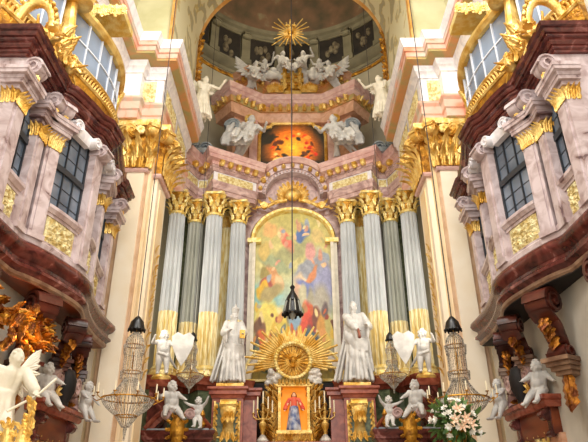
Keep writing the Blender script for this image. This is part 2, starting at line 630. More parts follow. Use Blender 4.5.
    if robe == 'lap':            # cloth thrown over the hips and legs of a sitting or flying figure
        for i, q in enumerate((-1, 1)):
            kn, an = joints['k%d' % i], joints['a%d' % i]
            for j in range(6):
                o = V((rn.uniform(-.05, .05), rn.uniform(-.05, .05), rn.uniform(-.05, .03)))
                mb.cap(P + sd * q * .05 + o, kn + o * .8, .05, .035, 8)
                mb.cap(kn + o * .8, kn.lerp(an, .85) + o * 1.3, .035, .022, 8)
        a, b = joints['k0'], joints['k1']
        c, d = joints['a0'], joints['a1']
        for j in range(9):
            t = j / 8
            top = a.lerp(b, t) + V((0, .03, 0))
            bot = c.lerp(d, t) + V((rn.uniform(-.04, .04), .04, rn.uniform(-.05, .03)))
            mb.cap(top, bot, .03, .022, 6)
            mb.cap(P + V((.12 * (t - .5), 0, 0)), top, .05, .03, 6)
        for j in range(6):
            o = P + V((rn.uniform(-.1, .1), .06, 0))
            mb.cap(o, o + V((rn.uniform(-.18, .18), .1, -.2)), .04, .02, 6)
        for j in range(5):
            t = j / 4
            mb.cap(P + sd * .1 + V((0, .02, .02 + .05 * t)), S - sd * (.1 - .05 * t) + V((0, -.05, -.05)), .022, .018, 6)
    if robe == 'sash':
        for j in range(8):
            a = 2 * pi * j / 8
            b = a + 2 * pi / 8
            p0 = P + V((cos(a) * .12, sin(a) * .11, .03 * sin(a * 2)))
            p1 = P + V((cos(b) * .12, sin(b) * .11, .03 * sin(b * 2)))
            mb.cap(p0, p1, .034, .034, 6)
        for j in range(4):
            mb.cap(P + V((.1, 0, 0)), P + V((.2 + .03 * j, .06, -.16 - .03 * j)), .035, .018, 6)
    mb.v = [(x * H, y * H, z * H) for x, y, z in mb.v]
    out = remesh(mb, vox or H / 95)
    for kx in joints:
        if kx not in ('hd', 'lk', 'hs'):
            joints[kx] = joints[kx] * H
    return out, joints


def place(mb, pos, yaw):
    c, s_ = cos(yaw), sin(yaw)
    mb.v = [(pos[0] + x * c - y * s_, pos[1] + x * s_ + y * c, pos[2] + z) for x, y, z in mb.v]
    return mb


def wing(root, span, up, out, back, n=9):
    """a feathered wing: two overlapping rows of blades fanned from the shoulder plus a thick leading edge"""
    mb = MB()
    root, up, out, back = V(root), V(up).normalized(), V(out).normalized(), V(back).normalized()
    for row, (ln, w) in enumerate(((1.0, .24), (.62, .2))):
        for i in range(n):
            t = i / (n - 1)
            a = radians(5 + 100 * t)
            d = up * cos(a) + out * sin(a) if False else (up * cos(radians(-10 + 62 * t)) + out * sin(radians(-10 + 62 * t))) * 1.0
            d = d.normalized()
            st = root + (out * .35 + up * .45).normalized() * span * .42 * (1 - t) + back * (.03 * span * row)
            dd = (out * (.35 + .5 * (1 - t)) + up * (1.15 - 1.75 * t)).normalized()
            mb.leafblade(st, dd, -back, span * w, span * ln * (.72 - .15 * t), .12, .12, 5, False)
    mb.cap(root, root + (out * .35 + up * .45).normalized() * span * .45, span * .07, span * .055, 8)
    return mb


def statue(name, label, cat, pos, yaw, H, mat_, fig, group=None, wings=None, parts=None, drop=True, sx=1):
    """place a posed figure; wings and other pieces are its children"""
    fig = dict(fig)
    mb, J = figure(H=H, **fig)
    mb.v = [(x * sx, y, z) for x, y, z in mb.v]
    zmin = min(v[2] for v in mb.v)
    off = -zmin if drop else 0
    p = (pos[0], pos[1], pos[2] + off)
    root = thing(name, label, cat, pos, group)
    place(mb, p, yaw).build('body', mat_, root, 60)
    if wings:
        for q in (-1, 1):
            w = wing((q * .05 * H, .06 * H, J['S'].z - .04 * H + 0) if abs(J['S'].x) < .02 * H else (J['S'].x + q * .05 * H, J['S'].y + .07 * H, J['S'].z - .04 * H),
                     wings * H, (0.0, .25, 1), (q, .35, 0), (0, 1, 0))
            place(w, p, yaw).build('wing', mat_, root, 50)
    for nm, fn, m_ in (parts or []):
        o = MB()
        fn(o, J, H)
        o.v = [(x * sx, y, z) for x, y, z in o.v]
        place(o, p, yaw).build(nm, m_, root, 50)
    return root
# ---------------------------------------------------------------- the setting
MX = -1
fl = MB().box((-9, -3, -.2), (9, 29, 0))
struct('floor', fl, 'floor')
for MX, wd in ((-1, 'left'), (1, 'right')):
    w = MB().box((-6.6, -3, 0), (-5.9, 16.2, 17))
    struct('wall_' + wd, w, 'greywall')
    # recess of the choir beside the altar and the chancel wall above the cornice with its arched opening
    w = MB().box((-5.9, 3, 0), (-5.55, 15.9, 5.5))
    struct('wall_lower_' + wd, w, 'greywall')
    w = MB().box((-7.6, 16.2, 0), (-6.5, 21, 15.4))
    struct('wall_choir_' + wd, w, 'cream')
MX = -1
arc_pts = [(-4.5, 16.0)] + [(-4.5, 21.4)] + arc(0, 21.4, 4.5, 180, 0, 40)[1:-1] + [(4.5, 21.4), (4.5, 16.0)]
m = MB()          # vault soffit between the nave and the choir
rings = [[(x, 16.2, z) for x, z in arc_pts], [(x, 21.0, z) for x, z in arc_pts]]
m.loft(rings, closed=False, caps=False)
struct('ceiling_choir_arch', m, 'grisaille')
m = MB()          # wall that carries the arch, towards the nave
out_pts = []
for x, z in arc_pts:
    q = V((x, z - 21.4))
    if z <= 21.4:
        out_pts.append((-7.4 if x < 0 else 7.4, z))
    else:
        k = 7.4 / max(abs(q.x), abs(q.y))
        out_pts.append((q.x * k, 21.4 + q.y * k))
out_pts[0] = (-7.4, 16.0)
out_pts[-1] = (7.4, 16.0)
m.loft([[(x, 16.2, z) for x, z in arc_pts], [(x, 16.2, z) for x, z in out_pts], [(x, 16.5, z) for x, z in out_pts]], closed=False, caps=False)
struct('wall_chancel', m, 'pendentive')
m = MB()          # choir side of the same wall
m.loft([[(x, 21.0, z) for x, z in arc_pts], [(x * 1.0, 21.0, z) for x, z in out_pts]], closed=False, caps=False)
struct('wall_apse_front', m, 'apse')
for nm, y, w_, tw_, mt in (('trim_choir_arch', 20.78, .02, .32, 'orange'), ('trim_nave_arch', 16.0, .1, .26, 'orange')):
    m = MB()
    vsweep(m, [(-.09, -.16), (-.09, .06), (.02, .10), (.02, -.16)], list(reversed(arc_pts)), y + .1)
    struct(nm, m, mt)
m = MB()          # nave vault
vp = [(-6.1, 16.6)] + [(6.1 * cos(radians(180 - 180 * i / 40)), 17.5 + 9 * sin(radians(180 * i / 40))) for i in range(41)] + [(6.1, 16.6)]
m.loft([[(x, -3, z) for x, z in vp], [(x, 16.4, z) for x, z in vp]], closed=False, caps=False)
struct('ceiling_nave', m, 'pendentive')
# apse: half round wall, ring cornices, drum of painted panels and the frescoed dome
RA, YA = 6.9, 20.9
ap = lambda r, a: (r * cos(a), YA + r * sin(a))
angs = [radians(-4 + 188 * i / 48) for i in range(49)]
m = MB()
m.loft([[(*ap(RA, a), z) for a in reversed(angs)] for z in (0, 25.2, 28.9)], closed=False, caps=False)
struct('wall_back', m, 'apse')
pathA = [ap(RA, a) for a in angs]          # left side of the path is inward: run it clockwise for an inward right side
pathA = list(reversed(pathA))
m = MB().sweep([(-.1, 24.9), (.05, 24.9), (.08, 25.1), (.2, 25.2), (.34, 25.45), (.38, 25.6), (.3, 25.75), (-.1, 25.75)], pathA)
struct('trim_apse_ring', m, 'drum')
m = MB().sweep([(-.1, 28.3), (.05, 28.3), (.1, 28.5), (.25, 28.6), (.3, 28.85), (-.1, 28.95)], pathA)
struct('trim_drum_ring', m, 'drum')
m = MB().sweep([(-.1, 24.55), (.05, 24.55), (.1, 24.68), (.05, 24.8), (-.1, 24.8)], pathA)
struct('trim_gilded_ring', m, 'darkgold')
m = MB().sweep([(-.05, 25.7), (.03, 25.7), (.03, 28.35), (-.05, 28.35)], pathA)
struct('wall_drum', m, 'drum')
npan = 9
for i in range(npan):
    a0 = radians(6 + 168 * i / npan)
    a1 = radians(6 + 168 * (i + .72) / npan)
    ar = list(reversed([ap(RA, a0 + (a1 - a0) * j / 8) for j in range(9)]))
    t = thing('dome_painting', '', 'panel', (*ap(RA, (a0 + a1) / 2), 25.8), 'dark painted panels around the drum of the dome')
    t['label'] = ['dark painted panel of the dome drum, at its right end', 'dark painted drum panel, second from the right end', 'dark painted drum panel, third from the right end', 'dark painted drum panel right of the gilded sunburst',
                  'dark painted drum panel directly behind the gilded sunburst', 'dark painted drum panel left of the gilded sunburst', 'dark painted drum panel, third from the left end', 'dark painted drum panel, second from the left end', 'dark painted panel of the dome drum, at its left end'][i]
    MB().sweep([(-.02, 25.95), (.06, 25.95), (.06, 28.1), (-.02, 28.1)], ar).build('panel_field', 'coffer', t)
    for z0, z1 in ((25.85, 26.0), (28.05, 28.2)):
        MB().sweep([(-.02, z0), (.12, z0), (.12, z1), (-.02, z1)], ar).build('panel_border', 'drum', t)
    g = MB()           # painted trophy standing in the panel, in low relief
    am = (a0 + a1) / 2
    rr = random.Random(i)
    for j in range(7):
        aa = am + rr.uniform(-.06, .06)
        x, y = ap(RA - .08, aa)
        g.ell((x, y, 26.3 + rr.random() * 1.2), (.16, .1, .3 * rr.uniform(.6, 1.2)))
    g.build('trophy', 'trophy', t)
    a2 = radians(6 + 168 * (i + .86) / npan)
    p = MB()
    x, y = ap(RA - .1, a2)
    T = V((-sin(a2), cos(a2)))
    Nn = V((-cos(a2), -sin(a2)))
    p.obox((x, y), T, Nn, .55, -.1, .16, 25.75, 28.3)
    p.volute((x + Nn.x * .2, y + Nn.y * .2, 27.9), (Nn.x, Nn.y, 0), (0, 0, 1), .3, .5, 1.3)
    p.obox((x, y), T, Nn, .7, -.1, .24, 25.75, 26.1)
    tag(p.build('dome_bracket', 'drum'), 'olive grey scroll bracket of the dome drum ' + ('far right', 'right', 'right of centre', 'just right of the sunburst', 'just left of the sunburst', 'left of centre', 'left', 'farther left', 'far left')[i] + ' between dark panels', 'bracket', 'scroll brackets around the drum')
m = MB()
rings = []
for k in range(15):
    t = k / 14 * pi / 2
    rings.append([(*ap(RA * cos(t) + .001, a), 28.9 + RA * .85 * sin(t)) for a in [radians(360 * j / 56) for j in range(56)]])
m.loft(list(reversed(rings)), caps=False)
struct('ceiling_dome', m, 'fresco')
m = MB()
m.loft([[(*ap(RA, radians(180 + 180 * j / 24)), z) for j in range(25)] for z in (28.9, 25)], closed=False, caps=False)
struct('wall_dome_front', m, 'drum')

# ---------------------------------------------------------------- nave entablature and piers
ENT = [(-.3, 13.45), (.05, 13.45), (.05, 13.75), (.1, 13.8), (.1, 14.1), (.18, 14.2), (.18, 14.28), (.02, 14.3)]
FRZ = [(-.3, 14.28), (.02, 14.28), (.02, 15.42), (-.3, 15.42)]
COR = [(-.3, 15.4), (.06, 15.4), (.1, 15.55), (.18, 15.62), (.22, 15.85), (.5, 15.9), (.5, 16.2), (.55, 16.22), (.6, 16.45), (.68, 16.65), (-.3, 16.75)]
for MX, wd in ((-1, 'left'), (1, 'right')):
    path = [(-5.9, -2), (-5.9, 15.25), (-4.62, 15.95 + .25), (-4.62, 20.9)]
    path = [(-5.95, -2), (-5.95, 15.85), (-5.32, 15.85), (-5.32, 16.25), (-4.62, 16.25), (-4.62, 20.9)]
    e = thing('nave_entablature', 'massive pink and ochre nave cornice above the %s gilded pier capital' % wd, 'entablature', (-5, 16, 13.45))
    MB().sweep(ENT, path).build('architrave', 'varied', e)
    MB().sweep(FRZ, path).build('frieze', 'whitemarble', e)
    MB().sweep(COR[:5] + [(-.3, 15.85)], path).build('bed_moulding', 'whitemarble', e)
    MB().sweep([(-.3, 15.86)] + [(.22, 15.86), (.5, 15.9), (.5, 16.0), (-.3, 16.0)], path).build('soffit', 'ochre', e)
    MB().sweep([(-.3, 16.0), (.52, 16.0), (.52, 16.2), (.57, 16.22), (.57, 16.4), (-.3, 16.4)], path).build('corona', 'varied', e)
    MB().sweep([(-.3, 16.4), (.59, 16.4), (.62, 16.5), (.7, 16.65), (.7, 16.72), (-.3, 16.75)], path).build('crown_moulding', 'whitemarble', e)
    # gilded relief in the frieze, panel by panel
    def fp(x0, y0, x1, y1):
        nn = V((y1 - y0, -(x1 - x0))).normalized()
        return lambda u, v: (V((x0 + (x1 - x0) * u + nn.x * .03, y0 + (y1 - y0) * u + nn.y * .03, 14.4 + .9 * v)), V((nn.x, nn.y, 0)))
    for q, (x0, y0, x1, y1) in enumerate(((-5.93, 9.0, -5.93, 12.2), (-5.93, 12.5, -5.93, 15.6), (-5.45, 16.23, -4.85, 16.23), (-4.6, 16.6, -4.6, 18.4), (-4.6, 18.7, -4.6, 20.5))):
        MB().relief(fp(x0, y0, x1, y1), 26, 16, .09, q + 3, 2.4).build('frieze_relief', 'leaf', e)
    # pier
    p = thing('choir_pier', 'tall cream pier with gilded capital at the %s of the altar' % wd, 'pier', (-5.4, 16.2, 0))
    MB().box((-6.6, 16.25, 0), (-4.66, 18.1, 13.5)).build('shaft', 'creamdeep', p)
    MB().box((-5.42, 16.10, 0), (-4.86, 16.4, 11.6)).build('pilaster', 'cream', p)
    MB().box((-5.55, 16.17, 0), (-4.76, 16.4, 11.6)).build('pilaster_backing', 'tan', p)
    MB().box((-4.8, 16.55, 0), (-4.5, 17.8, 11.6)).build('pilaster', 'cream', p)
    MB().box((-4.8, 16.85, 0), (-4.46, 17.5, 11.2)).build('pilaster_panel', 'creamdeep', p)
    g = MB()
    rr = random.Random(4)
    for j in range(34):
        z = 5.0 + 4.2 * j / 34
        g.leafblade((-4.45, 17.17 + .12 * sin(j * 1.9), z), (0, .8 * sin(j * 2.1), 1), (1, 0, .1), .13, .26, .5, .1, 4)
    g.build('gilded_pendant', 'gold', p)
    MB().sweep([(-.2, 11.45), (.06, 11.45), (.1, 11.52), (.06, 11.6), (-.2, 11.6)], [(-6.4, 16.12), (-4.82, 16.12), (-4.82, 16.5), (-4.46, 16.5), (-4.46, 17.9)]).build('astragal', 'pink', p)
    c = MB()
    MB().box((-5.5, 16.05, 11.6), (-4.78, 16.4, 13.3)).build('capital_bell', 'darkgold', p)  # bells in darker gold: shade between the leaves put into the colour
    MB().box((-4.75, 16.5, 11.6), (-4.4, 17.9, 13.3)).build('capital_bell', 'darkgold', p)
    for row, (z, h, n_, w) in enumerate(((11.6, .75, 4, .3), (11.95, .95, 3, .36))):
        for k in range(n_):
            x = -5.55 + .86 * (k + .5) / n_
            c.leafblade((x, 16.03, z), (.12 * (k - n_ / 2 + .5), 0, 1), (0, -1, 0), w * .8, h * 1.05, 1.0, .18, 8)
        for k in range(n_ + 2):
            y = 16.45 + 1.5 * (k + .5) / (n_ + 2)
            c.leafblade((-4.38, y, z), (0, .1 * (k - n_ / 2), 1), (1, 0, 0), w * .8, h * 1.05, 1.0, .18, 8)
        c.leafblade((-4.72, 16.1, z), (0, 0, 1), (.7, -.7, 0), w * 1.1, h * 1.1, 1.0, .18, 8)
    c.build('acanthus_leaves', 'gold', p)
    for (cx, cy, e1) in ((-5.5, 15.95, (-.6, -.8, 0)), (-4.72, 15.92, (.6, -.8, 0)), (-4.3, 16.35, (.8, -.6, 0)), (-4.25, 17.0, (1, 0, 0)), (-4.3, 17.9, (.8, .6, 0))):
        MB().volute((cx, cy, 12.98), e1, (0, 0, 1), .3, .3, 1.7).build('volute', 'gold', p)
    MB().sweep([(-.2, 13.25), (.2, 13.25), (.24, 13.36), (.22, 13.46), (-.2, 13.46)], [(-6.2, 16.15), (-4.72, 16.15), (-4.72, 16.45), (-4.42, 16.45), (-4.42, 18.0)]).build('abacus', 'palegold', p)
    fm = MB()
    for j in range(7):
        fm.ell((-5.13 + .1 * sin(j * 2.4), 15.9, 13.0 + .1 * cos(j * 2.4)), (.09, .07, .09))
    fm.build('capital_flower', 'palegold', p)
    # festoon hanging at the inner edge of the choir arch
    f = MB()
    for j in range(30):
        z = 21.8 - 2.9 * j / 30
        x = -4.42 if z < 21.4 else -4.42 + .02
        f.leafblade((x, 20.72 + .16 * sin(j * 2.2), z), (.2, sin(j * 2.2), .9), (1, -.5, 0), .2, .36, .6, .12, 4)
    tag(f.build('gilded_festoon', 'darkgold'), 'gilded leaf festoon hanging on the %s edge of the choir arch' % wd, 'festoon')

# ---------------------------------------------------------------- high altar: columns
def capital(root, c, r, z, m='palegold'):
    b = MB()
    b.lathe([(r * .92, z), (r * .9, z + .1), (r * .95, z + .5), (r * 1.3, z + .86)], (c[0], c[1], 0), 16)
    cp = b.build('capital', 'darkgold', root)  # darker gold bell paints the shade in the gaps between leaves
    g = MB()
    for row, (dz, h, w, n, ph) in enumerate(((.02, .46, .25, 8, 0), (.3, .58, .25, 8, .5))):
        for k in range(n):
            a = 2 * pi * (k + ph) / n
            o = V((cos(a), sin(a), 0))
            g.leafblade((c[0] + o.x * r * .95, c[1] + o.y * r * .95, z + dz), (0, 0, 1), o, w, h, 1.0, .2, 7)
    g.build('acanthus_leaves', m, cp)
    for k in range(4):
        a = pi / 4 + pi / 2 * k
        MB().volute((c[0] + cos(a) * r * 1.45, c[1] + sin(a) * r * 1.45, z + .78), (cos(a), sin(a), 0), (0, 0, 1), .17, .16, 1.6, n=18).build('volute', m, cp)
    q = MB()
    pts = []
    for k in range(4):
        a = pi / 4 + pi / 2 * k
        pts += [(cos(a - .1) * r * 1.6, sin(a - .1) * r * 1.6), (cos(a + .1) * r * 1.6, sin(a + .1) * r * 1.6), (cos(a + pi / 4) * r * 1.15, sin(a + pi / 4) * r * 1.15)]
    q.loft([[(c[0] + x, c[1] + y, zz) for x, y in pts] for zz in (z + .9, z + 1.02)])
    q.build('abacus', m, cp)
    return cp


def column(x, y, r, zb, zt, label, shaft='column', split=8.72, pil=False):
    t = thing('fluted_column', label, 'column', (x, y, zb), 'fluted columns of the high altar')
    h = zt - zb
    MB().lathe([(r * 1.35, zb), (r * 1.35, zb + .12), (r * 1.25, zb + .2), (r * 1.3, zb + .28), (r * 1.1, zb + .36), (r, zb + .42)], (x, y, 0), 20).build('base', 'palegold', t)
    nfl = 14
    ra = lambda z: r * (1 - .13 * ((z - zb) / h) ** 1.6)
    zs = [zb + .42 + (split - zb - .42) * i / 4 for i in range(5)]
    MB().lathe([(ra(z) * 1.01, z) for z in zs], (x, y, 0), nfl * 6, flute=.27, nf=nfl).build('gilded_lower_shaft', 'colgold', t, 75)
    zs = [split + (zt - split) * i / 6 for i in range(7)]
    MB().lathe([(ra(z), z) for z in zs], (x, y, 0), nfl * 6, flute=.27, nf=nfl).build('shaft', shaft, t, 75)
    MB().lathe([(ra(zt) * 1.04, zt - .1), (ra(zt) * 1.1, zt - .04), (ra(zt) * 1.04, zt + .02)], (x, y, 0), 20).build('astragal', 'palegold', t)
    capital(t, (x, y), r * .9, zt)
    return t


ZC = 13.26
for MX, wd in ((-1, 'left'), (1, 'right')):
    column(-5.12, 22.6, .40, 6.1, ZC, 'grey fluted column with gilded base flutes, outermost on the %s side of the altar' % wd)
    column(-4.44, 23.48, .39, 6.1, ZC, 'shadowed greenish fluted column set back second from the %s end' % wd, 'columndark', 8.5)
    column(-3.5, 22.8, .41, 6.1, ZC, 'pale fluted column behind the %s saint, foremost of its side' % wd)
    column(-2.5, 23.55, .39, 6.1, ZC, 'grey fluted column next to the %s edge of the altarpiece' % wd, split=8.6)
    # narrow gilded pilaster strip between the two inner columns
    t = thing('fluted_pilaster', 'narrow yellow fluted pilaster between the two inner columns on the %s' % wd, 'pilaster', (-3.1, 24.1, 6.1))
    pb = MB().box((-3.35, 24.12, 6.1), (-2.75, 24.4, 14.2))
    for k in range(4):
        pb.tube([(-3.27 + .14 * k, 24.14, 6.3), (-3.27 + .14 * k, 24.14, 13.2)], .05, 8)
    pb.build('shaft', 'colgold', t)
    g = MB()
    for k in range(4):
        g.leafblade((-3.27 + .14 * k, 24.1, 13.3), (0, 0, 1), (0, -1, 0), .2, .7, .6, .14, 5)
    g.build('capital', 'gold', t)
    # pilaster strips behind columns A and B
    t = thing('fluted_pilaster', 'dark fluted pilaster behind the outer columns on the %s' % wd, 'pilaster', (-3.9, 23.9, 6.1))
    pb = MB().box((-4.35, 24.08, 6.1), (-3.5, 24.5, 14.2))
    for k in range(5):
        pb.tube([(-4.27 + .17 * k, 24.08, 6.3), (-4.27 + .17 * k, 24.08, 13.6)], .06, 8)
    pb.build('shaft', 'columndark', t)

# altar back wall and entablature
MX = -1
t = thing('altar_backing', 'rose marble wall of the high altar carrying painting and gables', 'altar wall', (0, 24.7, 0))
m = MB().box((-2.6, 24.45, 3.0), (2.6, 25.3, 16.3))
m.build('lower_wall', 'rose', t)
for MX in (-1, 1):
    MB().box((-6.4, 24.4, 3), (-2.6, 25.1, 16.0)).build('side_wall', 'green', t)
MX = -1
EP = {}
for MX, wd in ((-1, 'left'), (1, 'right')):
    path = [(-6.6, 22.15), (-4.85, 22.15), (-4.42, 23.2), (-3.98, 23.2), (-3.58, 22.4), (-1.75, 23.55), (-1.75, 24.4)]
    e = thing('altar_entablature', 'rose marble and gilt entablature over the %s altar columns' % wd, 'entablature', (-3.5, 23, 14.25))
    MB().sweep([(-.8, 14.25), (0, 14.25), (0, 14.45), (.05, 14.47), (.05, 14.68), (.12, 14.76), (.12, 14.84), (-.8, 14.84)], path).build('architrave', 'rose', e)
    MB().sweep([(-.8, 14.84), (.02, 14.84), (.02, 15.34), (-.8, 15.34)], path).build('frieze', 'whitemarble', e)
    MB().sweep([(-.8, 15.34), (.08, 15.34), (.12, 15.48), (.16, 15.5), (.16, 15.62), (-.8, 15.62)], path).build('dentil_band', 'rose', e)
    MB().sweep([(-.8, 15.62), (.2, 15.62), (.2, 15.78), (.42, 15.82), (.42, 16.0), (.46, 16.02), (.52, 16.2), (.52, 16.26), (-.8, 16.26)], path).build('cornice', 'pink', e)
    k = 0
    for p, T, N in along(path, .16):
        MB().obox(p, T, N, .09, .1, .2, 15.5, 15.6).build('dentil', 'rose', e)
    for p, T, N in along(path, .42):
        mo = MB().obox(p, T, N, .2, .15, .44, 15.6, 15.8)
        mo.ell((p.x + N.x * .36, p.y + N.y * .36, 15.62), (.12, .12, .12), None, 8)
        mo.build('modillion', 'gold', e)
    def ff(a, b):
        a, b = V(a), V(b)
        T = (b - a).normalized()
        N = V((T.y, -T.x))
        return lambda u, v: (V((*(a + (b - a) * (.08 + .84 * u) + N * .03), 14.9 + .38 * v)), V((N.x, N.y, 0)))
    for a, b in zip(path[:-2], path[1:-1]):
        MB().relief(ff(a, b), 24, 8, .05, 7, 3).build('frieze_relief', 'leaf', e)
    # dark block of slate coloured scrolls lying on the entablature
    b = MB()
    b.volute((-4.75, 22.6, 16.85), (-1, 0, 0), (0, 0, 1), .5, .8, 1.5)
    b.volute((-4.1, 22.8, 16.65), (1, 0, 0), (0, 0, 1), .36, .8, 1.5)
    b.box((-5.0, 22.2, 16.26), (-3.9, 23.2, 16.5))
    tag(b.build('scroll_block', 'slate'), 'grey marble scrolls lying on the %s altar cornice' % wd, 'scroll')
MX = -1
# curved cornice rising over the altarpiece
t = thing('arched_gable', 'rose marble arched cornice with gilt blocks rising over the altarpiece', 'gable', (0, 24, 15.2))
ca = arc(0, 15.0, 1.45, 180, 0, 28, 1.35)
full = [(-1.95, 15.0)] + ca + [(1.95, 15.0)]
full = ca
m = MB()
vsweep(m, [(.25, -.5), (.25, .34), (.36, .44), (.42, .52), (.48, .52), (.48, -.5)], full, 24.0)
m.build('crown_moulding', 'pink', t)
m = MB()
vsweep(m, [(0, -.5), (0, .2), (.25, .24), (.25, -.5)], full, 24.0)
m.build('arch_band', 'rose', t)
for i in range(11):
    a = radians(8 + 164 * i / 10)
    x, z = 1.56 * cos(a), 15.0 + 1.46 * sin(a)
    MB().ell((x, 23.72, z), (.11, .14, .11)).ell((x, 23.62, z), (.07, .08, .07)).build('modillion', 'gold', t)
m = MB()
vsweep(m, [(-.14, -.5), (-.14, .06), (0, .1), (0, -.5)], ca, 24.0)
m.build('dentil_band', 'mauve', t)
for i in range(24):
    a = radians(4 + 172 * i / 23)
    x, z = 1.38 * cos(a), 15.0 + 1.28 * sin(a)
    MB().box((x - .04, 23.86, z - .04), (x + .04, 24.0, z + .04)).build('dentil', 'rose', t)
# cartouche of gilt foliage under the arch
c = thing('gilded_cartouche', 'gilded foliage cartouche between arched gable and altarpiece frame', 'ornament', (0, 24.2, 14.3))
g = MB()
for i in range(13):
    a = radians(-20 + 220 * i / 12)
    g.leafblade((.25 * cos(a), 24.2, 15.0 + .2 * sin(a)), (cos(a), -.1, sin(a) * .9), (0, -1, 0), .3, .62, .5, .15, 6)
g.ell((0, 24.05, 15.0), (.42, .2, .34))
g.build('crest', 'gold', c)
for q in (-1, 1):
    g = MB()
    pts = [(q * .3, 24.1, 14.75), (q * .8, 24.05, 14.62), (q * 1.2, 24.0, 14.35), (q * 1.75, 24.0, 14.28)]
    g.tube(pts, [.12, .1, .09, .05], 8)
    for i in range(7):
        s_ = i / 6
        g.leafblade((q * (.4 + 1.5 * s_), 24.0, 14.7 - .4 * s_), (q * .6, 0, .5 * (-1) ** i), (0, -1, 0), .2, .4, .6, .15, 5)
    g.build('garland', 'gold', c)
    MB().volute((q * 1.35, 23.95, 14.35), (q, 0, 0), (0, 0, 1), .2, .2, 1.6).build('volute', 'gold', c)

# ---------------------------------------------------------------- altarpiece
def canvas(name, rows, cols, fn_xyz, fn_inside, color, m, parent):
    """a painted canvas: a solid thin panel whose face carries the painted colours"""
    vs, cs, fs = [], [], []
    for j in range(rows + 1):
        for i in range(cols + 1):
            u, v = i / cols, j / rows
            vs.append(fn_xyz(u, v))
            cs.append(lin(color(u, v)))
    idx = lambda i, j: j * (cols + 1) + i
    for j in range(rows):
        for i in range(cols):
            if fn_inside((i + .5) / cols, (j + .5) / rows):
                fs.append((idx(i, j), idx(i + 1, j), idx(i + 1, j + 1), idx(i, j + 1)))
    mb = MB()
    mb.v, mb.f = vs, fs
    o = mb.build(name, m, parent)
    at_ = o.data.color_attributes.new('Col', 'FLOAT_COLOR', 'POINT')
    for i, c_ in enumerate(cs):
        at_.data[i].color = c_
    return o


def hexc(h):
    return [int(h[i:i + 2], 16) / 255 for i in (0, 2, 4)]


def blobs(base, items, seed, nz=.06):
    """colour = soft graded ground with brushed patches of colour laid over it in order"""
    def f(u, v):
        c = list(base(u, v))
        w = noise.noise(V((u * 9, v * 13, seed))) * .03
        w2 = noise.noise(V((u * 11, v * 15, seed + 9))) * .03
        for (x, y, rx, ry, rot, col) in items:
            dx, dy = u - x + w, v - y + w2
            ca_, sa = cos(rot), sin(rot)
            a, b = (dx * ca_ + dy * sa) / rx, (-dx * sa + dy * ca_) / ry
            d = sqrt(a * a + b * b)
            if d < 1.25:
                k = min(1, (1.25 - d) / .42)
                hc = hexc(col)
                c = [c[i] * (1 - k) + hc[i] * k for i in range(3)]
        n_ = 1 + nz * noise.noise(V((u * 30, v * 46, seed))) + 1.3 * nz * noise.noise(V((u * 14 + v * 6, v * 24, seed + 4)))
        n_ += nz * noise.noise(V((u * 80, v * 110, seed)))
        return [max(0, min(1, x * n_)) ** 1.3 for x in c]
    return f


def ground(u, v):
    a, b, c_, d = hexc('C8BE78'), hexc('D6CE9A'), hexc('AFC7C4'), hexc('D8CC88')
    if v > .62:
        k = (v - .62) / .38
        return [a[i] * k + b[i] * (1 - k) for i in range(3)]
    if v > .40:
        k = (v - .40) / .22
        return [b[i] * k + c_[i] * (1 - k) for i in range(3)]
    k = v / .40
    return [c_[i] * k * .6 + d[i] * (1 - .6 * k) for i in range(3)]


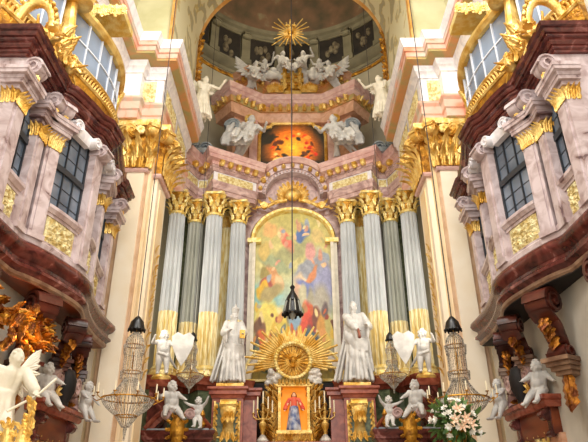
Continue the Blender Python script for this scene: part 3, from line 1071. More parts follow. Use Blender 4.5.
items = [(.82, .52, .2, .2, 0, 'A9AAC4'), (.70, .62, .2, .06, .3, 'A8AAB0'), (.45, .72, .3, .05, .2, 'B4B286'), (.25, .66, .22, .045, -.2, 'AEB490'), (.15, .47, .2, .08, 0, '9CC6C4'),
         (.42, .80, .08, .05, -.5, 'E08A74'), (.36, .86, .05, .04, 0, 'E4B894'), (.62, .86, .09, .055, .3, '6E86B4'), (.58, .90, .035, .03, 0, 'DDB48C'), (.20, .88, .1, .05, 0, 'E6BE84'), (.82, .84, .09, .05, 0, 'D9C58C'), (.72, .74, .06, .05, .5, 'D8A8A0'),
         (.12, .74, .08, .05, .3, 'D6C07C'), (.25, .58, .12, .05, -.5, 'D9A878'), (.16, .535, .08, .03, 0, 'B86A5C'), (.10, .49, .07, .045, .3, 'E4BE48'), (.32, .545, .06, .03, -.7, 'E8C8A0'), (.22, .47, .14, .05, .2, 'B4A678'), (.14, .60, .06, .04, 0, 'A89A60'),
         (.60, .54, .09, .05, 0, 'E2CDB0'), (.72, .565, .11, .03, .6, 'D89A70'), (.68, .50, .14, .045, -.3, '8C94C0'), (.55, .48, .05, .05, 0, 'D8B8A0'),
         (.18, .32, .16, .1, 0, 'E2D27A'), (.62, .40, .06, .12, 0, 'C9C4A8'), (.72, .38, .05, .12, 0, 'B4AE98'), (.85, .36, .12, .16, 0, 'B8B2A4'),
         (.08, .26, .07, .06, 0, '8E6B50'), (.10, .19, .06, .06, .2, 'D87C3E'), (.05, .15, .05, .06, 0, '8C5A3C'), (.24, .19, .06, .05, .3, 'DB9450'), (.14, .10, .14, .06, -.4, '4E7078'), (.28, .24, .03, .03, 0, '7C4C30'), (.30, .12, .08, .06, 0, 'D8B45C'),
         (.34, .28, .09, .07, 0, 'D9C76A'), (.38, .20, .1, .05, 0, 'CDBB5C'), (.47, .31, .06, .06, 0, '8A8470'), (.48, .20, .06, .10, .1, 'E6B832'), (.56, .19, .05, .11, -.1, '5E86AC'), (.53, .29, .09, .05, 0, '9CB4C4'),
         (.66, .29, .07, .13, -.1, 'DE6A50'), (.64, .38, .035, .03, 0, 'C89468'), (.74, .26, .05, .09, .3, 'C05A4A'), (.70, .17, .09, .08, .5, '55767E'), (.78, .33, .06, .06, 0, '8A5A48'), (.86, .28, .06, .08, 0, 'D2A45C'), (.93, .26, .05, .1, 0, 'C8BC7C'), (.90, .37, .05, .04, 0, '7C6C6C'),
         (.80, .13, .08, .07, 0, '54606C'), (.88, .16, .07, .06, 0, 'D8C06A'), (.95, .10, .05, .06, 0, '8A7A70'), (.62, .08, .12, .05, 0, 'A89A54'), (.50, .07, .12, .05, 0, '6E7A4C')]
rr = random.Random(3)
pal = ['D8A468', '7C5640', 'D27A4A', '5C707C', 'E0C25C', 'B8B29C', 'A85A48', '8C8A60', 'E4D2A0']
for i in range(46):
    items.append((rr.random(), rr.uniform(.03, .40), rr.uniform(.015, .035), rr.uniform(.012, .035), rr.uniform(-1, 1), rr.choice(pal)))
for i in range(26):
    items.append((rr.random(), rr.uniform(.55, .95), rr.uniform(.015, .04), rr.uniform(.01, .025), rr.uniform(-1, 1), rr.choice(['E6C49C', 'D8A890', 'C0B884', 'A8B0B8', 'E8D8A8'])))
WP, ZP0, ZPS, ZPT = 1.76, 5.6, 12.7, 14.16
t = thing('altarpiece', 'tall round topped altar painting of many figures under clouds', 'painting', (0, 24.3, 5.6))
def prow(u, v):
    x = (u - .5) * 2 * WP
    top = ZPS + (ZPT - ZPS) * sqrt(max(0, 1 - (x / WP) ** 2))
    return (x, 24.3, ZP0 + (top - ZP0) * v)
def pcol(u, v):
    x = (u - .5) * 2
    top = ZPS + (ZPT - ZPS) * sqrt(max(0, 1 - x * x))
    vv = (ZP0 + (top - ZP0) * v - 6.5) / (ZPT - 6.5)
    return PF(u, max(0, vv))
PF = blobs(ground, items, 2.0)
canvas('canvas', 260, 120, prow, lambda u, v: True, pcol, 'paint', t)
m = MB()
vsweep(m, [(-.02, -.2), (-.02, .1), (.06, .24), (.16, .26), (.24, .14), (.24, -.2)], arc(0, ZPS, WP, 180, 0, 36, ZPT - ZPS), 24.3)
m.build('arched_frame', 'palegold', t)
for MX in (-1, 1):
    MB().box((-WP - .26, 24.1, 5.6), (-WP + .02, 24.45, ZPS)).box((-WP - .1, 24.02, 5.6), (-WP + .04, 24.12, ZPS - .1)).build('side_frame', 'cream_stucco', t)
    MB().box((-WP - .34, 24.0, ZPS - .2), (-WP + .28, 24.4, ZPS + .02)).build('frame_ear', 'palegold', t)
MX = -1

# ---------------------------------------------------------------- attic with the small glowing painting
t = thing('attic_painting', 'small orange glowing painting with clipped corners above the arched gable', 'painting', (0, 24.7, 16.9))
HW, Z0, Z1 = 1.66, 16.75, 19.55
out = [(-HW, Z0), (-HW, Z1 - .75)] + [(-HW + .55 - .55 * cos(radians(a)) , Z1 - .75 + .55 * sin(radians(a))) for a in (20, 45, 70, 90)] + [(-HW + .6, Z1 - .05), (-HW + .7, Z1)]
out = out + [(-x, z) for x, z in reversed(out)]
def top_at(x):
    for (x0, z0), (x1, z1) in zip(out[1:-1], out[2:]):
        if x0 <= x <= x1 and x1 > x0:
            return z0 + (z1 - z0) * (x - x0) / (x1 - x0)
    return Z1 - .75
def g2(u, v):
    d = sqrt(((u - .5) / .42) ** 2 + ((v - .5) / .5) ** 2)
    a, b, c_ = hexc('FFD84A'), hexc('F08A28'), hexc('2C2818')
    if d < .7:
        k = d / .7
        return [a[i] * (1 - k) + b[i] * k for i in range(3)]
    k = min(1, (d - .7) / .6)
    return [b[i] * (1 - k) + c_[i] * k for i in range(3)]
it2 = [(.5, .14, .5, .09, 0, '2A2A1C'), (.12, .75, .1, .12, .5, '3A3018')]
for i in range(40):
    a = rr.uniform(0, 2 * pi)
    d = rr.uniform(.2, .42)
    it2.append((.5 + d * cos(a), .5 + d * sin(a) * .9, rr.uniform(.02, .06), rr.uniform(.02, .05), rr.uniform(-1, 1), rr.choice(['E85A20', 'F6B04A', '7A4420', 'F8D880', 'D8401C', '4A3A20', 'E89038'])))
P2 = blobs(g2, it2, 5.0, .1)
canvas('canvas', 60, 60, lambda u, v: ((u - .5) * 2 * HW, 24.7, Z0 + (top_at((u - .5) * 2 * HW) - Z0) * v), lambda u, v: True, P2, 'paintlit', t)
m = MB()
vsweep(m, [(-.03, -.1), (-.03, .1), (.08, .18), (.16, .1), (.16, -.1)], out, 24.7)
m.build('frame', 'gold', t)
m = MB()
bot = [(x, 16.72 + .28 * math.exp(-(x / .9) ** 2)) for x in [HW - 2 * HW * i / 30 for i in range(31)]]
vsweep(m, [(-.12, -.1), (-.12, .12), (.04, .18), (.04, -.1)], list(reversed(bot)), 24.7)
m.build('lower_frame', 'gold', t)

at_ = thing('altar_attic', 'salmon and gilt upper storey of the high altar around the small painting', 'altar storey', (0, 25, 16.3))
MB().box((-3.0, 24.85, 16.2), (3.0, 25.5, 20.2)).build('wall', 'salmon', at_)
for MX in (-1, 1):
    MB().obox((-2.62, 24.4), (.8, .6), (.6, -.8), 1.1, -.5, .1, 16.26, 19.6).build('buttress', 'salmon', at_)
    MB().volute((-3.0, 24.0, 18.9), (-1, 0, 0), (0, 0, 1), .48, .5, 1.8).build('scroll', 'slate', at_)
    MB().volute((-2.2, 23.95, 19.3), (1, 0, 0), (0, 0, 1), .3, .4, 1.6).build('scroll', 'gold', at_)
    MB().box((-2.2, 24.3, 16.3), (-1.8, 24.9, 19.6)).build('pilaster', 'pink', at_)
    apath = [(-4.0, 24.6), (-3.1, 23.55), (-1.7, 24.55), (0.01, 24.55)]
    MB().sweep([(-.6, 19.6), (.02, 19.6), (.05, 19.9), (.12, 20.0), (.12, 20.15), (-.6, 20.15)], apath).build('architrave', 'salmon', at_)
    MB().sweep([(-.6, 20.15), (.2, 20.15), (.2, 20.5), (-.6, 20.5)], apath).build('frieze', 'ochre', at_)
    MB().sweep([(-.6, 20.5), (.25, 20.5), (.38, 20.6), (.38, 20.78), (.44, 20.82), (.5, 21.02), (.5, 21.1), (-.6, 21.1)], apath).build('cornice', 'pink', at_)
    for p, T, N in along(apath, .42):
        if p.x > -.1:
            continue
        mo = MB().obox(p, T, N, .2, .18, .36, 20.2, 20.5)
        mo.leafblade((p.x + N.x * .34, p.y + N.y * .34, 20.15), (N.x * .3, N.y * .3, 1), (N.x, N.y, 0), .2, .34, .6, .2, 4)
        mo.build('modillion', 'gold', at_)
    # broken upper gable
    gp = [(-3.0, 24.5), (-2.3, 24.0), (-1.2, 24.9), (-.5, 24.9)]
    MB().sweep([(-.5, 21.1), (0, 21.1), (0, 21.9), (.1, 21.95), (.1, 22.1), (-.5, 22.1)], gp).build('gable_wall', 'ochre', at_)
    MB().sweep([(-.5, 22.1), (.15, 22.1), (.32, 22.2), (.32, 22.4), (.4, 22.55), (.4, 22.62), (-.5, 22.62)], gp).build('gable_cornice', 'salmon', at_)
    for p, T, N in along(gp, .42):
        MB().obox(p, T, N, .2, .08, .28, 21.9, 22.1).ell((p.x + N.x * .26, p.y + N.y * .26, 22.0), (.1, .1, .12)).build('modillion', 'gold', at_)
    g = MB()
    for i in range(9):
        g.leafblade((-1.2 + .08 * i, 23.95, 21.12), (-.3 + .07 * i, 0, 1), (0, -1, 0), .25, .6 - .2 * abs(i - 4) / 4, .6, .15, 5)
    g.build('crest_leaves', 'gold', at_)
MX = -1
pd = thing('gilded_pedestal', 'gilded stepped pedestal in the middle of the upper altar gable', 'pedestal', (0, 24.5, 21.1))
for i, (w, z0, z1) in enumerate(((.5, 21.1, 21.4), (.38, 21.4, 21.9), (.62, 21.9, 22.15), (.45, 22.15, 22.4), (.6, 22.4, 22.55))):
    MB().box((-w, 24.5 - w * .7, z0), (w, 25.0, z1)).build('tier', 'darkgold' if i % 2 else 'gold', pd)
for i in range(3):
    g = MB()
    for k in range(3):
        g.leafblade((-.4 + .4 * k, 24.05, 21.45 + .5 * i), (0, -.2, 1), (0, -1, 0), .3, .42, .6, .15, 5)
    g.build('leaf_row', 'gold', pd)
# ---------------------------------------------------------------- oratory balconies on both side walls
BP = [(10.0, -5.28), (10.35, -5.12), (10.8, -4.96), (11.3, -4.84), (11.9, -4.74), (12.4, -4.75), (13.0, -4.90), (13.8, -5.06), (14.6, -5.16), (15.4, -5.18)]


def fx(Y):
    if Y <= BP[0][0]:
        return BP[0][1]
    if Y >= BP[-1][0]:
        return BP[-1][1]
    for i in range(len(BP) - 1):
        if BP[i][0] <= Y <= BP[i + 1][0]:
            (a, p), (b, q) = BP[i], BP[i + 1]
            m0 = 0 if i == 0 else (q - BP[i - 1][1]) / (b - BP[i - 1][0])
            m1 = 0 if i == len(BP) - 2 else (BP[i + 2][1] - p) / (BP[i + 2][0] - a)
            t, h = (Y - a) / (b - a), b - a
            return p * (1 + 2 * t) * (1 - t) ** 2 + m0 * h * t * (1 - t) ** 2 + q * t * t * (3 - 2 * t) + m1 * h * t * t * (t - 1)


def frame(Y):
    d = V((fx(Y + .02) - fx(Y - .02), .04)).normalized()
    return V((fx(Y), Y)), d, V((d.y, -d.x))


def bpath(y0, y1, n=None):
    n = n or max(2, int((y1 - y0) / .2))
    return [(fx(y0 + (y1 - y0) * i / n), y0 + (y1 - y0) * i / n) for i in range(n + 1)]


def psurf(y0, y1, off, z0, z1):
    def f(u, v):
        p, T, N = frame(y0 + (y1 - y0) * u)
        return V((p.x + N.x * off, p.y + N.y * off, z0 + (z1 - z0) * v)), V((N.x, N.y, 0))
    return f


def rev(p):
    return list(reversed(p))


WIN = [(9.12, 9.74), (10.5, 11.62), (12.12, 12.78), (13.24, 14.42)]
PIL = [(8.88, .44), (9.92, .36), (10.3, .34), (11.86, .42), (13.0, .40), (14.68, .4)]
for MX, wd in ((-1, 'left'), (1, 'right')):
    b = thing('oratory_balcony', 'dark red and mauve marble oratory balcony bulging from the %s wall' % wd, 'balcony', (-5.3, 12, 5.5))
    ends = lambda p: [(-5.92, p[0][1])] + p + [(-5.92, p[-1][1])]
    sp = ends(bpath(7.6, 15.65, 54))
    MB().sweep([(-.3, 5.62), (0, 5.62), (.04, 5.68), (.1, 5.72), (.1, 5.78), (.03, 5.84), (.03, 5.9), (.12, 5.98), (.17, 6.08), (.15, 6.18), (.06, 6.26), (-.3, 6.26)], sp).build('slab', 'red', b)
    MB().sweep([(-.3, 5.52), (-.02, 5.52), (.02, 5.56), (.02, 5.63), (-.3, 5.63)], sp).build('slab_edge', 'brownstone', b)
    u = bpath(7.7, 15.6, 40)
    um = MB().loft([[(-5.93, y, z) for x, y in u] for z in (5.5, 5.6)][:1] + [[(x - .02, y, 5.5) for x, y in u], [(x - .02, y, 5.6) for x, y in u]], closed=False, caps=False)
    um.build('soffit', 'wood' if wd == 'left' else 'dark', b)  # lit left and shaded right underside, put into the timber colour
    MB().sweep([(-.3, 6.25), (.04, 6.25), (.04, 6.38), (.0, 6.42), (-.3, 6.42)], ends(bpath(8.62, 15.05, 44))).build('plinth', 'mauve', b)
    MB().sweep([(-.3, 6.4), (-.07, 6.4), (-.07, 7.12), (-.3, 7.12)], ends(bpath(8.66, 15.0, 44))).build('parapet', 'mauve', b)
    MB().sweep([(-.34, 9.5), (-.12, 9.5), (-.12, 9.66), (-.34, 9.66)], ends(bpath(8.66, 15.0, 44))).build('header', 'mauve', b)
    MB().sweep([(-.3, 6.3), (-.2, 6.3), (-.2, 9.6), (-.3, 9.6)], [(-5.92, 8.5), (-5.36, 8.5)]).build('end_wall', 'mauve', b)
    for k, (y0, y1) in enumerate(WIN):
        MB().sweep([(-.2, 7.12), (.0, 7.12), (.03, 7.17), (.06, 7.2), (.06, 7.27), (-.2, 7.3)], bpath(y0 - .02, y1 + .02, 10)).build('sill', 'mauve', b)
        MB().relief(psurf(y0 + .08, y1 - .08, -.06, 6.46, 7.06), 40, 24, .07, k * 3 + 1, 3.2).build('gilded_panel', 'leaf', b)
        for za, zb_ in ((6.42, 6.48), (7.05, 7.12)):
            MB().sweep([(-.08, za), (-.03, za), (-.03, zb_), (-.08, zb_)], bpath(y0, y1, 8)).build('panel_rail', 'mauve', b)
        w = MB().sweep([(-.2, 7.25), (-.15, 7.25), (-.15, 9.55), (-.2, 9.55)], bpath(y0, y1, 10)).build('window', 'glass', b)
        br = MB()
        nb = 3 if k != 0 else 2
        for j in range(nb + 1):
            p, T, N = frame(y0 + (y1 - y0) * j / nb)
            br.obox(p, T, N,   .06 if j in (0, nb) else .024, -.18, -.11, 7.25, 9.55)
        br.sweep([(-.18, 8.22), (-.09, 8.22), (-.09, 8.36), (-.18, 8.36)], bpath(y0, y1, 8))
        br.build('mullions', 'lead', w)
        for z in (7.56, 7.88, 8.68, 9.05):
            MB().sweep([(-.18, z), (-.14, z), (-.14, z + .018), (-.18, z + .018)], bpath(y0, y1, 8)).build('glazing_lead', 'lead', w)
        # scrolled white lambrequin over the window
        if k in (1, 2):
            lb = MB().sweep([(-.1, 9.22), (.04, 9.22), (.08, 9.3), (.08, 9.5), (.03, 9.56), (-.1, 9.56)], bpath(y0 + .2, y1 - .25, 8))
            p, T, N = frame(y0 + .22)
            lb.volute((p.x + N.x * .1, p.y + N.y * .1, 9.36), (-T.x, -T.y, 0), (0, 0, 1), .17, .24, 1.5)
            p, T, N = frame(y1 - .2)
            lb.volute((p.x + N.x * .1, p.y + N.y * .1, 9.36), (T.x, T.y, 0), (0, 0, 1), .17, .24, 1.5)
            lb.build('scroll_lintel', 'whitemarble', b)
    for k, (Y, wdt) in enumerate(PIL):
        p, T, N = frame(Y)
        pl = MB().obox(p, T, N, wdt, -.24, .05, 6.4, 8.5).obox(p, T, N, wdt * .62, 0, .08, 6.5, 8.45).obox(p, T, N, wdt + .06, -.2, .09, 6.38, 6.5)
        po = pl.build('pilaster', 'mauve', b)
        if k == 3:
            sb = MB().obox(p, T, N, wdt, -.24, .05, 8.5, 9.3).obox(p, T, N, wdt * 1.15, -.24, .12, 9.2, 9.6)
            sb.volute((p.x + N.x * .12, p.y + N.y * .12, 9.36), (N.x, N.y, 0), (0, 0, 1), .2, wdt * .9, 1.5)
            sb.build('scroll_bracket', 'mauve', po)
            continue
        g = MB()
        g.obox(p, T, N, wdt * .95, -.22, .08, 8.5, 8.78)
        for j in range(4):
            q = (j - 1.5) / 4 * wdt
            g.leafblade((p.x + T.x * q + N.x * .08, p.y + T.y * q + N.y * .08, 8.46), (0, 0, 1), (N.x, N.y, 0), .16, .36, .7, .16, 5)
        for j in range(3):
            for q in (-1, 1):
                o = -.18 + .1 * j
                g.leafblade((p.x + T.x * q * wdt / 2 + N.x * o, p.y + T.y * q * wdt / 2 + N.y * o, 8.46), (0, 0, 1), (T.x * q, T.y * q, 0), .14, .34, .7, .16, 5)
        g.build('capital', 'gold', po)
        im = MB()
        for j in range(5):
            e = .04 + .045 * j + (.03 if j % 2 else 0)
            im.obox(p, T, N, wdt + 2 * e, -.26, .06 + e, 8.78 + .085 * j, 8.78 + .085 * (j + 1))
        im.build('impost', 'mauve', po)
        sb = MB()
        sb.volute((p.x + N.x * .2, p.y + N.y * .2, 9.42), (N.x, N.y, 0), (0, 0, 1), .22, wdt * .85, 1.5)
        sb.obox(p, T, N, wdt * .8, -.1, .12, 9.2, 9.6)
        sb.build('scroll_bracket', 'mauve', po)
        gl = MB().leafblade((p.x + N.x * .24, p.y + N.y * .24, 9.16), (0, 0, 1), (N.x, N.y, 0), wdt * .5, .3, .5, .2, 5)
        gl.build('gilded_leaf', 'gold', po)
    def cpath(out=0.0):
        p = [(-5.95, 8.66), (-5.24, 8.66), (-5.24, 10.0), (-5.36, 10.04), (-5.36, 10.12)]
        p += [(fx(y), y) for y in [10.4 + .25 * i for i in range(5)]]
        p += [(fx(11.7) + .1, 11.62), (fx(12.15) + .1, 12.2)]
        p += [(fx(y), y) for y in [12.35 + .25 * i for i in range(9)]]
        p += [(-5.1, 14.45), (-5.14, 15.08), (-5.95, 15.08)]
        return p
    cp = cpath()
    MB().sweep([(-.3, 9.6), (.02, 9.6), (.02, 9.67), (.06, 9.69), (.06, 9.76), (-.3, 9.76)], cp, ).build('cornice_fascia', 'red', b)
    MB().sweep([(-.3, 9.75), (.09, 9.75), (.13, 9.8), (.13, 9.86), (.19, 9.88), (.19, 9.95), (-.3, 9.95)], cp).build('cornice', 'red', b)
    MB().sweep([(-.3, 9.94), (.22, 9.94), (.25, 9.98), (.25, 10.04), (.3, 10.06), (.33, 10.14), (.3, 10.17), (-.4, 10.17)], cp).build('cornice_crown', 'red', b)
    MB().loft([[(-5.95, y, 10.12) for x, y in bpath(8.7, 15.0, 30)], [(x, y, 10.12) for x, y in bpath(8.7, 15.0, 30)]], closed=False, caps=False).build('roof', 'red', b)
    # S consoles under the slab
    for k, (Y, sc) in enumerate(((9.2, 1.15), (11.0, 1.15), (12.65, .95), (14.0, .95))):
        p, T, N = frame(Y)
        p = V((p.x - N.x * .12, p.y - N.y * .12))
        q = V((-5.42, Y + .3))
        if k >= 2:
            q = V((-5.42, Y + .6))
        d = (p - q)
        Ln = d.length
        d = d.normalized()
        n2 = V((d.x, d.y, 0))
        zt, zb = 5.22, (4.15 if k < 2 else 4.62)
        w_ = .46 * sc
        cm = MB()
        cm.volute((p.x, p.y, zt), n2, (0, 0, 1), .27 * sc, w_, 2.0, .24)
        c_ = MB()
        ax = V((-d.y, d.x, 0))
        rings = []
        for i in range(15):
            t = i / 14
            o = Ln * (1 - t) ** 1.3 + .08
            z = zt - .2 * sc + (zb + .22 - zt + .2 * sc) * (t ** 1.0) + .10 * sin(t * pi * 2) - .06
            th = .2 * sc * (1 - .35 * t)
            base = V((q.x + d.x * o, q.y + d.y * o, z))
            n3 = (V((0, 0, 1)) * (.5 + .5 * t) + n2 * .6).normalized()
            ww = w_ * (.95 - .25 * t)
            rings.append([base - ax * ww / 2 - n3 * th / 2, base - ax * ww / 2 + n3 * th / 2, base - ax * ww * .25 + n3 * th * .75, base + ax * ww * .25 + n3 * th * .75, base + ax * ww / 2 + n3 * th / 2, base + ax * ww / 2 - n3 * th / 2, base + ax * ww * .25 - n3 * th * .75, base - ax * ww * .25 - n3 * th * .75])
        cm.loft(rings)
        cm.volute((q.x + d.x * .2, q.y + d.y * .2, zb + .1), n2, (0, 0, -1), .17 * sc, w_ * .8, 1.5)
        co = cm.build('console', 'console', b)
        gm = MB()
        for i in range(6):
            t = .12 + .14 * i
            o = Ln * (1 - t) ** 1.3 + .08
            z = zt - .2 * sc + (zb + .22 - zt + .2 * sc) * t + .10 * sin(t * pi * 2) - .06
            base = V((q.x + d.x * o, q.y + d.y * o, z))
            gm.leafblade(base + n2 * .04, (n2 * .35 + V((0, 0, -1))), n2 + V((0, 0, -.6)), w_ * .55, .3, .5, .2, 5)
        gm.build('gilded_acanthus', 'bronze', co)
        T2 = V((-d.y, d.x))
        bs = MB()
        for i in range(4):
            bs.obox((q.x, q.y), T2, d, (.5 - .07 * i) * sc, -.2, (.42 - .07 * i) * sc, zb - .08 * (i + 1), zb - .08 * i)
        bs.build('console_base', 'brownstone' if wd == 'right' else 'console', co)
        pg = MB()
        for i in range(3):
            pg.leafblade((q.x + d.x * .12, q.y + d.y * .12, zb - .3 - .12 * i), (0, 0, -1), n2, .3 * sc, .5, .4, .2, 5)
        pg.build('gilded_drop', 'bronze', co)
    # ------------------------------------------------------------ glazed box of the upper oratory
    def ux(Y):
        t = max(0, min(1, (Y - 8.2) / 6.2))
        return -5.86 + 1.15 * max(0, sin(pi * t ** 1.4)) ** .8
    def upath(y0, y1, n=16):
        return [(ux(y0 + (y1 - y0) * i / n), y0 + (y1 - y0) * i / n) for i in range(n + 1)]
    o = thing('glazed_oratory', 'gilded glazed oratory box with blue grey panes above the %s balcony' % wd, 'oratory', (-5.5, 11, 10.4))
    up = upath(8.3, 14.3, 30)
    MB().sweep([(-.3, 10.14), (.04, 10.14), (.1, 10.46), (.1, 10.55), (.0, 10.6), (.0, 10.9), (-.3, 10.9)], up).build('base_band', 'darkgold', o)
    MB().sweep([(-.3, 10.88), (.05, 10.88), (.09, 10.95), (.05, 11.02), (-.3, 11.02)], up).build('base_moulding', 'gold', o)
    MB().sweep([(-.3, 10.52), (.12, 10.52), (.15, 10.57), (.12, 10.62), (-.3, 10.62)], up).build('base_moulding', 'gold', o)
    lf = MB()
    for p, T, N in along(up, .085):
        lf.leafblade((p.x + N.x * .02, p.y + N.y * .02, 10.6), (0, 0, 1), (N.x, N.y, 0), .09, .28, .6, .2, 4)
    lf.build('leaf_band', 'gold', o)
    for (y0, y1, nb) in ((8.35, 9.75, 3), (10.1, 13.3, 6), (13.55, 14.25, 2)):
        g = MB().sweep([(-.12, 11.0), (-.06, 11.0), (-.1, 12.4), (-.16, 12.4)], upath(y0, y1)).build('glass_pane', 'blueglass', o)
        wb = MB()
        for j in range(nb + 1):
            Y = y0 + (y1 - y0) * j / nb
            p, q2 = V((ux(Y), Y)), V((ux(Y + .02), Y + .02))
            T = (q2 - p).normalized()
            wb.obox(p, T, V((T.y, -T.x)), .035, -.14, -.05, 11.0, 12.4)
        wb.sweep([(-.13, 11.68), (-.05, 11.68), (-.05, 11.715), (-.13, 11.715)], upath(y0, y1))
        wb.build('glazing_bars', 'whitebar', g)
    for k, Y in enumerate((9.92, 13.42)):
        rb = MB()
        p, q2 = V((ux(Y), Y)), V((ux(Y + .02), Y + .02))
        T = (q2 - p).normalized()
        N = V((T.y, -T.x))
        prof = []
        rings = []
        for i in range(17):
            t = i / 16
            z = 10.35 + 2.2 * t
            of = .05 + .12 * sin(t * pi * 1.2 + .3) * (1 - .5 * t) if k == 0 else .06 + .14 * cos(t * pi * 1.5)
            w_ = .24 - .06 * t if k == 0 else .2
            c0 = V((p.x + N.x * of, p.y + N.y * of, z))
            TT = V((T.x, T.y, 0))
            NN = V((N.x, N.y, 0))
            rings.append([c0 - TT * w_ / 2 - NN * .2, c0 - TT * w_ / 2 + NN * .03, c0 - TT * w_ * .2 + NN * .09, c0 + TT * w_ * .2 + NN * .09, c0 + TT * w_ / 2 + NN * .03, c0 + TT * w_ / 2 - NN * .2])
        rb.loft(rings)
        rb.volute((p.x + N.x * .2, p.y + N.y * .2, 10.5), (N.x, N.y, 0), (0, 0, -1), .2, .4, 1.5)
        r_ = rb.build('rib', 'gold', o)
    # crown shaped capital with a leaf collar and a flaring tasselled canopy
    p = V((ux(9.92), 9.92))
    cx, cy = p.x + .12, p.y
    MB().lathe([(.26, 12.38), (.34, 12.42), (.34, 12.5), (.28, 12.56), (.3, 12.75), (.42, 12.95), (.45, 13.0), (.38, 13.05)], (cx, cy, 0), 20).build('crown_collar', 'gold', o)
    g = MB()
    for j in range(12):
        a = 2 * pi * j / 12
        g.leafblade((cx + .3 * cos(a), cy + .3 * sin(a), 12.55), (0, 0, 1), (cos(a), sin(a), 0), .17, .45, .8, .2, 5)
    g.build('crown_leaves', 'gold', o)
    MB().sweep([(-.3, 12.4), (.0, 12.4), (.08, 12.5), (.08, 12.6), (-.3, 12.62)], upath(8.3, 14.3, 30)).build('top_moulding', 'gold', o)
    g = MB()
    for row in range(3):
        for j in range(12):
            x = -5.35 + 1.0 * j / 12 + .03 * row
            g.leafblade((x, 10.95 - .05 * row, 13.42 - .14 * row + .05 * (j % 2)), (.25 + .3 * j / 12, -.1 + .15 * sin(j * 1.7), -1), (.2, -1, 0), .13, .34, .4, .22, 4)
    g.box((-5.9, 10.95, 13.25), (-4.4, 11.9, 13.45))
    g.build('tasselled_valance', 'palegold', o)
    # big gilded hoop scroll lying at the near end
    g = MB()
    pts = [(-5.3 - .42 * cos(radians(a)), 8.75, 10.4 + .75 * sin(radians(a))) for a in range(0, 181, 12)]
    g.tube(pts, .11, 10)
    for a in range(10, 180, 14):
        x, z = -5.3 - .5 * cos(radians(a)), 10.4 + .85 * sin(radians(a))
        g.ell((x + .02, 8.62, z - .02), (.05, .06, .05), None, 8)
    tag(g.build('gilded_hoop', 'gold'), 'gilded arching scroll on the near end of the %s balcony cornice' % wd, 'scroll')
    # confessional crest below the balcony
    cf = thing('confessional_canopy', 'red timber and marble canopy under the seated putti on the %s wall' % wd, 'canopy', (-5.6, 13.4, 2.2))
    lp = [(-5.56, 12.3), (-5.25, 12.3), (-5.25, 14.75), (-5.56, 14.75)]
    MB().sweep([(-.14, 3.42), (.0, 3.42), (.04, 3.48), (.04, 3.54), (.1, 3.57), (.1, 3.66), (-.14, 3.66)], lp).box((-5.56, 12.4, 3.45), (-5.3, 14.65, 3.66)).build('cornice', 'redlit', cf)
    MB().box((-5.56, 12.45, 2.9), (-5.38, 14.6, 3.44)).build('frieze', 'wood', cf)
    MB().box((-5.56, 12.35, 0), (-5.45, 14.7, 2.92)).build('body', 'salmon', cf)
    MB().sweep([(-.09, 2.5), (.05, 2.5), (.1, 2.58), (.05, 2.66), (-.09, 2.66)], [(-5.56, 12.35), (-5.45, 12.35), (-5.45, 14.7), (-5.56, 14.7)]).build('string_course', 'pink', cf)
    for Y in (12.6, 14.4):
        br = MB().obox((-5.42, Y), (0, 1), (1, 0), .2, -.1, .14, 3.2, 3.44).obox((-5.42, Y), (0, 1), (1, 0), .16, -.1, .06, 2.9, 3.25)
        br.volute((-5.3, Y, 3.28), (1, 0, 0), (0, 0, 1), .13, .2, 1.3)
        br.volute((-5.37, Y, 2.92), (1, 0, 0), (0, 0, -1), .09, .2, 1.3)
        br.build('bracket', 'red', cf)
    g = MB()
    for j in range(16):
        t = j / 15
        g.leafblade((-5.43, 12.9 + 1.2 * t, 2.86 - .16 * sin(pi * ((t * 2) % 1))), (0, .5 * (-1) ** j, .6), (1, 0, 0), .12, .18, .5, .2, 4)
    g.build('carved_garland', 'palegold', cf)
    # mauve scrolls and dark urn standing on it
    u = thing('scroll_crest', 'mauve scrolled crest between the two putti on the %s canopy' % wd, 'crest', (-5.5, 13.6, 3.66))
    dk = MB().lathe([(.14, 3.66), (.13, 3.75), (.24, 4.0), (.25, 4.25), (.18, 4.45), (.08, 4.52)], (-5.3, 13.6, 0), 18).build('urn', 'dark', u)
    for Y, q, r in ((14.25, 1, .26), (13.1, -1, .24)):
        m = MB().volute((-5.35, Y, 4.2), (0, q, 0), (0, 0, 1), r, .26, 1.7)
        pts = [(-5.35, Y + .1 * q, 4.0), (-5.35, Y + .28 * q, 3.85), (-5.35, Y + .2 * q, 3.7)]
        m.tube(pts, [.1, .1, .14], 8)
        m.build('scroll', 'rose', u)
    m = MB().tube([(-5.35, 14.0, 4.25), (-5.35, 13.75, 4.52), (-5.35, 13.5, 4.55), (-5.35, 13.25, 4.42)], [.09, .1, .1, .08], 8)
    m.build('arched_band', 'rose', u)
    g = MB()
    for j in range(7):
        a = 2 * pi * j / 7
        g.leafblade((-5.2, 12.95, 3.85), (0, cos(a), sin(a)), (1, 0, 0), .1, .2, .5, .2, 4)
    g.build('gilded_rosette', 'gold', u)
MX = -1

